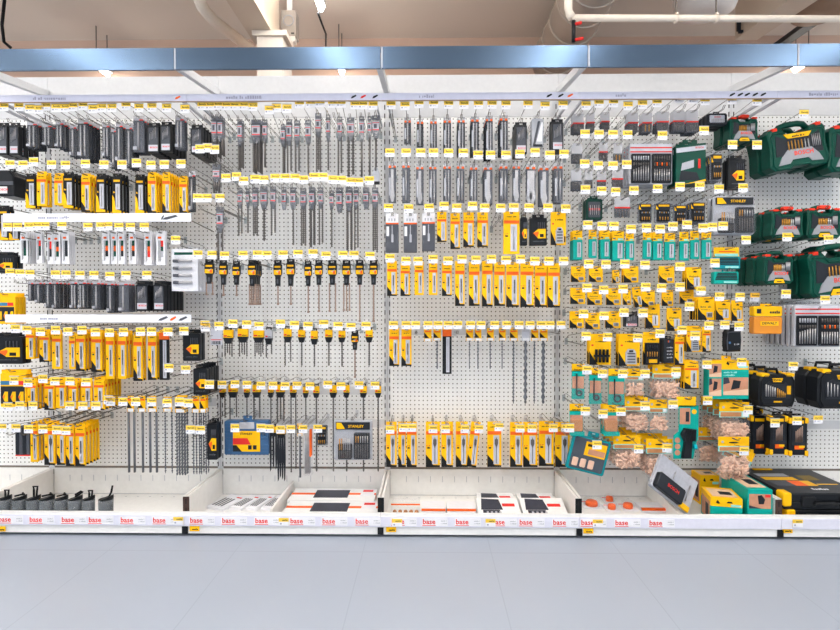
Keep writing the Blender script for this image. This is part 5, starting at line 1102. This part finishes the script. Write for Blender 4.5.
for k, (x0, x1, y, t) in enumerate([(204,225,-.25,.35),(228,242,-.25,.3),(245,257,-.25,.25),(260,273,-.25,.25)]): flat('flat_blade_pack', f"flat white blade pack lying in the tray, {ORD[k]} from the divider", 'saw blades', x0, x1, y, .2, .014, blades, 'flat blade packs in the tray', rz=-t)
def banded(w, d, h):
    yield 'box', MB().box(-w/2, w/2, 0, d, 0, h, white)
    yield 'orange_band', MB().box(-w/2-.0006, w/2+.0006, d*.48, d*.62, h*.4, h+.001, org)
    yield 'photo_print', MB().box(-w*.22, w*.18, d*.24, d*.84, h*.3, h+.002, photod)
    yield 'brand_print', MB().box(w*.32, w*.48, d*.4, d*.96, h*.3, h+.0016, tagw).box(w*.34, w*.46, d*.7, d*.86, h+.0016, h+.002, red)
flat('long_blade_box', 'long white box with orange band, nearer the tray front', 'boxed tool', 281, 376, -.43, .19, .05, banded); flat('long_blade_box', 'long white box with orange band, behind the nearer one', 'boxed tool', 287, 374, -.235, .19, .05, banded)
def discs(w, d, h):
    yield 'box', MB().bev(-w/2, w/2, 0, d, 0, h, clear, .003); yield 'orange_edge', MB().box(-w/2, w/2, -.001, .006, h+.0005, h+.006, org)
    for k in range(5): yield 'wooden_disc', MB().tube([(-w*.38+k*w*.19, .012, h*.5), (-w*.38+k*w*.19, .022, h*.5)], w*.07, woodd, 12)
flat('disc_pack', 'clear pack of round wooden discs with orange lid', 'sanding discs', 391, 420, -.38, .1, .083, discs)
def lowbox(w, d, h): yield 'box', MB().box(-w/2, w/2, 0, d, 0, h, tagw); yield 'orange_edge', MB().box(-w/2, w/2, -.001, .012, h*.86, h+.001, org)
for k, (x0, x1) in enumerate(((421.5,445.5),(447,476))): flat('low_box', f"low white box with orange edge, {'beside the disc pack' if k == 0 else 'beside the white tool boxes'}", 'box', x0, x1, -.353, .12, .05, lowbox)
def toolbox(w, d, h):
    yield 'box', MB().box(-w/2, w/2, 0, d, 0, h, white)
    t = MB().add([(-w*.38,.02,h+.001),(w*.06,.02,h+.001),(w*.02,d*.46,h+.001),(-w*.38,d*.46,h+.001)], [(0,1,2,3)], M('pouch_print', (52,54,66), .4)); 
    t.add([(-w*.42,d*.47,h+.001),(w*.1,d*.47,h+.001),(w*.04,d*.92,h+.001),(-w*.38,d*.96,h+.001)], [(0,1,2,3)], photod)
    for k in range(4): t.box(-w*.3+k*w*.1, -w*.25+k*w*.1, .04, d*.4, h+.0012, h+.0016, lgry)
    yield 'photo_print', t
    yield 'orange_stripe', MB().box(w*.1, w*.3, .04, .06, h, h+.001, org); yield 'orange_stripe', MB().box(w*.3, w*.48, .015, .04, h, h+.001, org)
    yield 'brand_print', MB().box(w*.1, w*.4, d*.62, d*.74, h, h+.001, red)
for k, (x0, x1, y, h, lab) in enumerate([(479.5,523,-.44,.03,'white tool box with dark pouch picture beside the low boxes'),(525.5,571,-.44,.03,'white tool box with dark pouch picture beside the bay divider'),(480,518,-.275,.04,'white tool box behind, nearer the low boxes'),(522,560,-.275,.04,'white tool box behind, nearer the bay divider')]): flat('tool_box', lab, 'boxed tool', x0, x1, y, .2, h, toolbox, rx=math.radians(14) if k < 2 else 0)
def opack(w, d, h):
    yield 'card', MB().box(-w/2, w/2, 0, d, 0, .004, tagw); yield 'orange_disc', MB().lathe([(w*.3,.004),(w*.3,h*.5),(w*.26,h*.7),(w*.1,h*.74)], org, (0,d*.4), 16); yield 'blister', MB().lathe([(w*.42,.0045),(w*.4,h*.9),(w*.3,h)], clear, (0,d*.42), 14); yield 'print', MB().box(-w*.4, w*.4, d*.84, d*.9, .004, .005, red)
for k, (x0, x1, y, z, lab) in enumerate([(584,604,-.2,0,'orange disc pack lying beside the black divider end'),(606,618,-.135,0,'orange disc pack lying further back by the divider'),(608,621,-.25,0,'orange disc pack lying second along the tray'),(623,639,-.235,0,'orange disc pack lying behind the second one')]): flat('orange_disc_pack', lab, 'disc pack', x0, x1, y, .105, .04, opack, 'orange disc packs', z=SH)
def thin(w, d, h): yield 'card', MB().box(-w/2, w/2, 0, d, 0, h, tagw); yield 'orange_edge', MB().box(-w/2, w/2, -.001, .016, h*.5, h+.001, org)
flat('thin_card', 'thin white card with orange edge lying near the leaning case', 'card', 642, 672, -.25, .1, .02, thin)
# leaning clamshell case with red lettering
c = P(672, 491, -.37); e = empty('leaning_drill_case', (c.x, -.37, c.z), 'grey case with dark tray and red lettering leaning over the low divider', 'drill set', None, (math.radians(-22), math.radians(38), math.radians(8)))
obj('backing_card', MB().bev(-.13, .135, 0, .02, -.05, .14, M('card_dotted', (176,178,188), .5, var=.2, scale=50), .006), e); tr = obj('tray', MB().bev(-.12, .06, -.028, -.0005, -.045, .04, drk, .008), e); obj('lettering', text('BOSCH', .024, red), tr, (-.02, -.0288, .0)); obj('yellow_edge', MB().box(.062, .12, -.012, -.0005, -.048, -.02, yel), e)
obj('drill_bit', MB().rod(.09, -.004, .0, .09, .004, steel).rod(-.02, -.004, .06, .1, .003, steel), e)
# two boxed jigs in the tray
def carton(nm, lab, px0, px1, y, d, z1, rz, lo, hi, photo_top):
    a, b = P(px0, 507, y), P(px1, 507, y); w = b.x-a.x; h = z1-SH; e = empty(nm, ((a.x+b.x)/2, y, SH), lab, 'boxed jig', None, (0,0,rz)); hm = h*(.68 if hi == yel else .4)
    obj('lower_body', MB().box(-w/2, w/2, 0, d, 0, hm, lo), e); obj('upper_body', MB().box(-w/2, w/2, 0, d, hm+.0004, h, hi), e)
    f = MB()
    if hi == yel:
        f.prism([(-w*.34,h*.82),(-w*.26,h*.78),(-w*.2,h*.8),(-w*.28,h*.92)], -.001, 0, blk); f.prism([(w*.0,h*.82),(w*.2,h*.82),(w*.16,h*.88),(w*.04,h*.88)], -.001, 0, blk); f.box(w*.14, w*.46, -.001, 0, h*.7, h*.78, tealw)
        f.box(-w/2-.001, -w/2, d*.1, d*.9, h*.08, h*.8, skin); f.box(-w/2-.0014, -w/2-.001, d*.2, d*.5, h*.2, h*.66, drk)
    else:
        f.box(-w*.44, w*.44, -.001, 0, h*.5, h*.88, skin); f.prism([(-w*.06,h*.62),(w*.14,h*.62),(w*.2,h*.74),(w*.06,h*.86),(-w*.1,h*.84)], -.0016, -.001, drk); f.box(w*.2, w*.42, -.0016, -.001, h*.8, h*.87, red); f.prism([(-w*.44,h*.5),(w*.1,h*.5),(-w*.44,h*.58)], -.0014, -.001, photod)
    obj('photo_print', f, e); t = MB().box(-w*.4, w*.4, d*.12, d*.86, h, h+.001, M('pale_plank2', (224,190,160), .5)); t.box(-w*.1, w*.3, d*.3, d*.6, h+.001, h+.0014, drk); obj('top_print', t, e)
carton('jig_carton', 'yellow and teal jig box standing in the tray beside the leaning case', 712, 741, -.415, .16, P(727,500,-.44).z, math.radians(-12), teal, yel, 0)
carton('jig_carton', 'teal jig box with large wood photo beside the bay divider', 748, 772, -.435, .26, P(757,490,-.44).z, math.radians(-3), teal, teal, 1)
carton('jig_carton', 'yellow jig box standing behind at the tray back', 700, 719, -.13, .1, P(707,476,-.14).z, 0, yel, yel, 0)
# stack of large flat tool cases
for k, (dz, lab) in enumerate(((0, 'lower black flat tool case with yellow corner in the stack'), (.086, 'upper black flat tool case with yellow corner and pale print'))):
    a = P(787+ (0 if k == 0 else -4), 507, -.42); w = .42; e = empty('flat_tool_case', (a.x+w/2, -.42, SH+dz), lab, 'tool case', 'stack of black flat tool cases', (0, 0, 0)); h = .084; d = .39
    obj('body', MB().bev(-w/2, w/2, 0, d, 0, h*.48, blkp, .01), e); obj('lid', MB().bev(-w/2, w/2, 0, d, h*.49, h, blkp, .01), e)
    for s in (-1, 1): obj('corner_guard', MB().bev(min(s*w*.4,s*(w/2+.002)), max(s*w*.4,s*(w/2+.002)), -.004, .05, h*.2, h+.002, yel, .006), e)
    for s in (-.2, .25): obj('latch', MB().bev(w*s-.035, w*s+.035, -.008, -.0005, h*.2, h*.8, blk, .005), e)
    obj('handle', MB().tube([(-.06,-.004,h*.45),(-.055,-.02,h*.45),(.055,-.02,h*.45),(.06,-.004,h*.45)], .007, blk, 6), e)
    if k == 1:
        t = MB(); z = h+.0006
        def qd(x0, x1, y0, y1, m, zz=0): t.box(x0, x1, y0, y1, h, z+zz, m)
        qd(-w*.4, w*.0, .26, .31, lgry); qd(-w*.4, w*.02, .2, .25, yel); qd(-w*.4, -w*.16, .11, .19, gry); qd(-w*.16, w*.0, .11, .19, org); qd(w*.0, w*.12, .11, .19, yeld); qd(w*.1, w*.3, .2, .28, M('print_ochre', (120,100,40), .5)); qd(w*.14, w*.4, .13, .14, yel); scribble
        obj('print', t, e)
        g = MB(); r_ = random.Random(4); [g.box(-.02+q*.014, -.011+q*.014, .05, .065+.008*(q % 3 == 0), h, z+.0004, tagw) for q in range(6)]; obj('white_lettering', g, e)
        obj('back_edge', MB().box(-w*.3, -.02, d-.02, d, h+.0004, h+.006, yel), e)
# ------------------------------------------------------------------ light and colour
w = bpy.data.worlds.new('shop'); S.world = w; w.use_nodes = True; w.node_tree.nodes['Background'].inputs[0].default_value = (.87,.935,1,1); w.node_tree.nodes['Background'].inputs[1].default_value = 1.1
S.view_settings.view_transform = 'Standard'; S.view_settings.look = 'None'; S.view_settings.gamma = 1; S.view_settings.use_curve_mapping = False; S.view_settings.exposure = -0.08
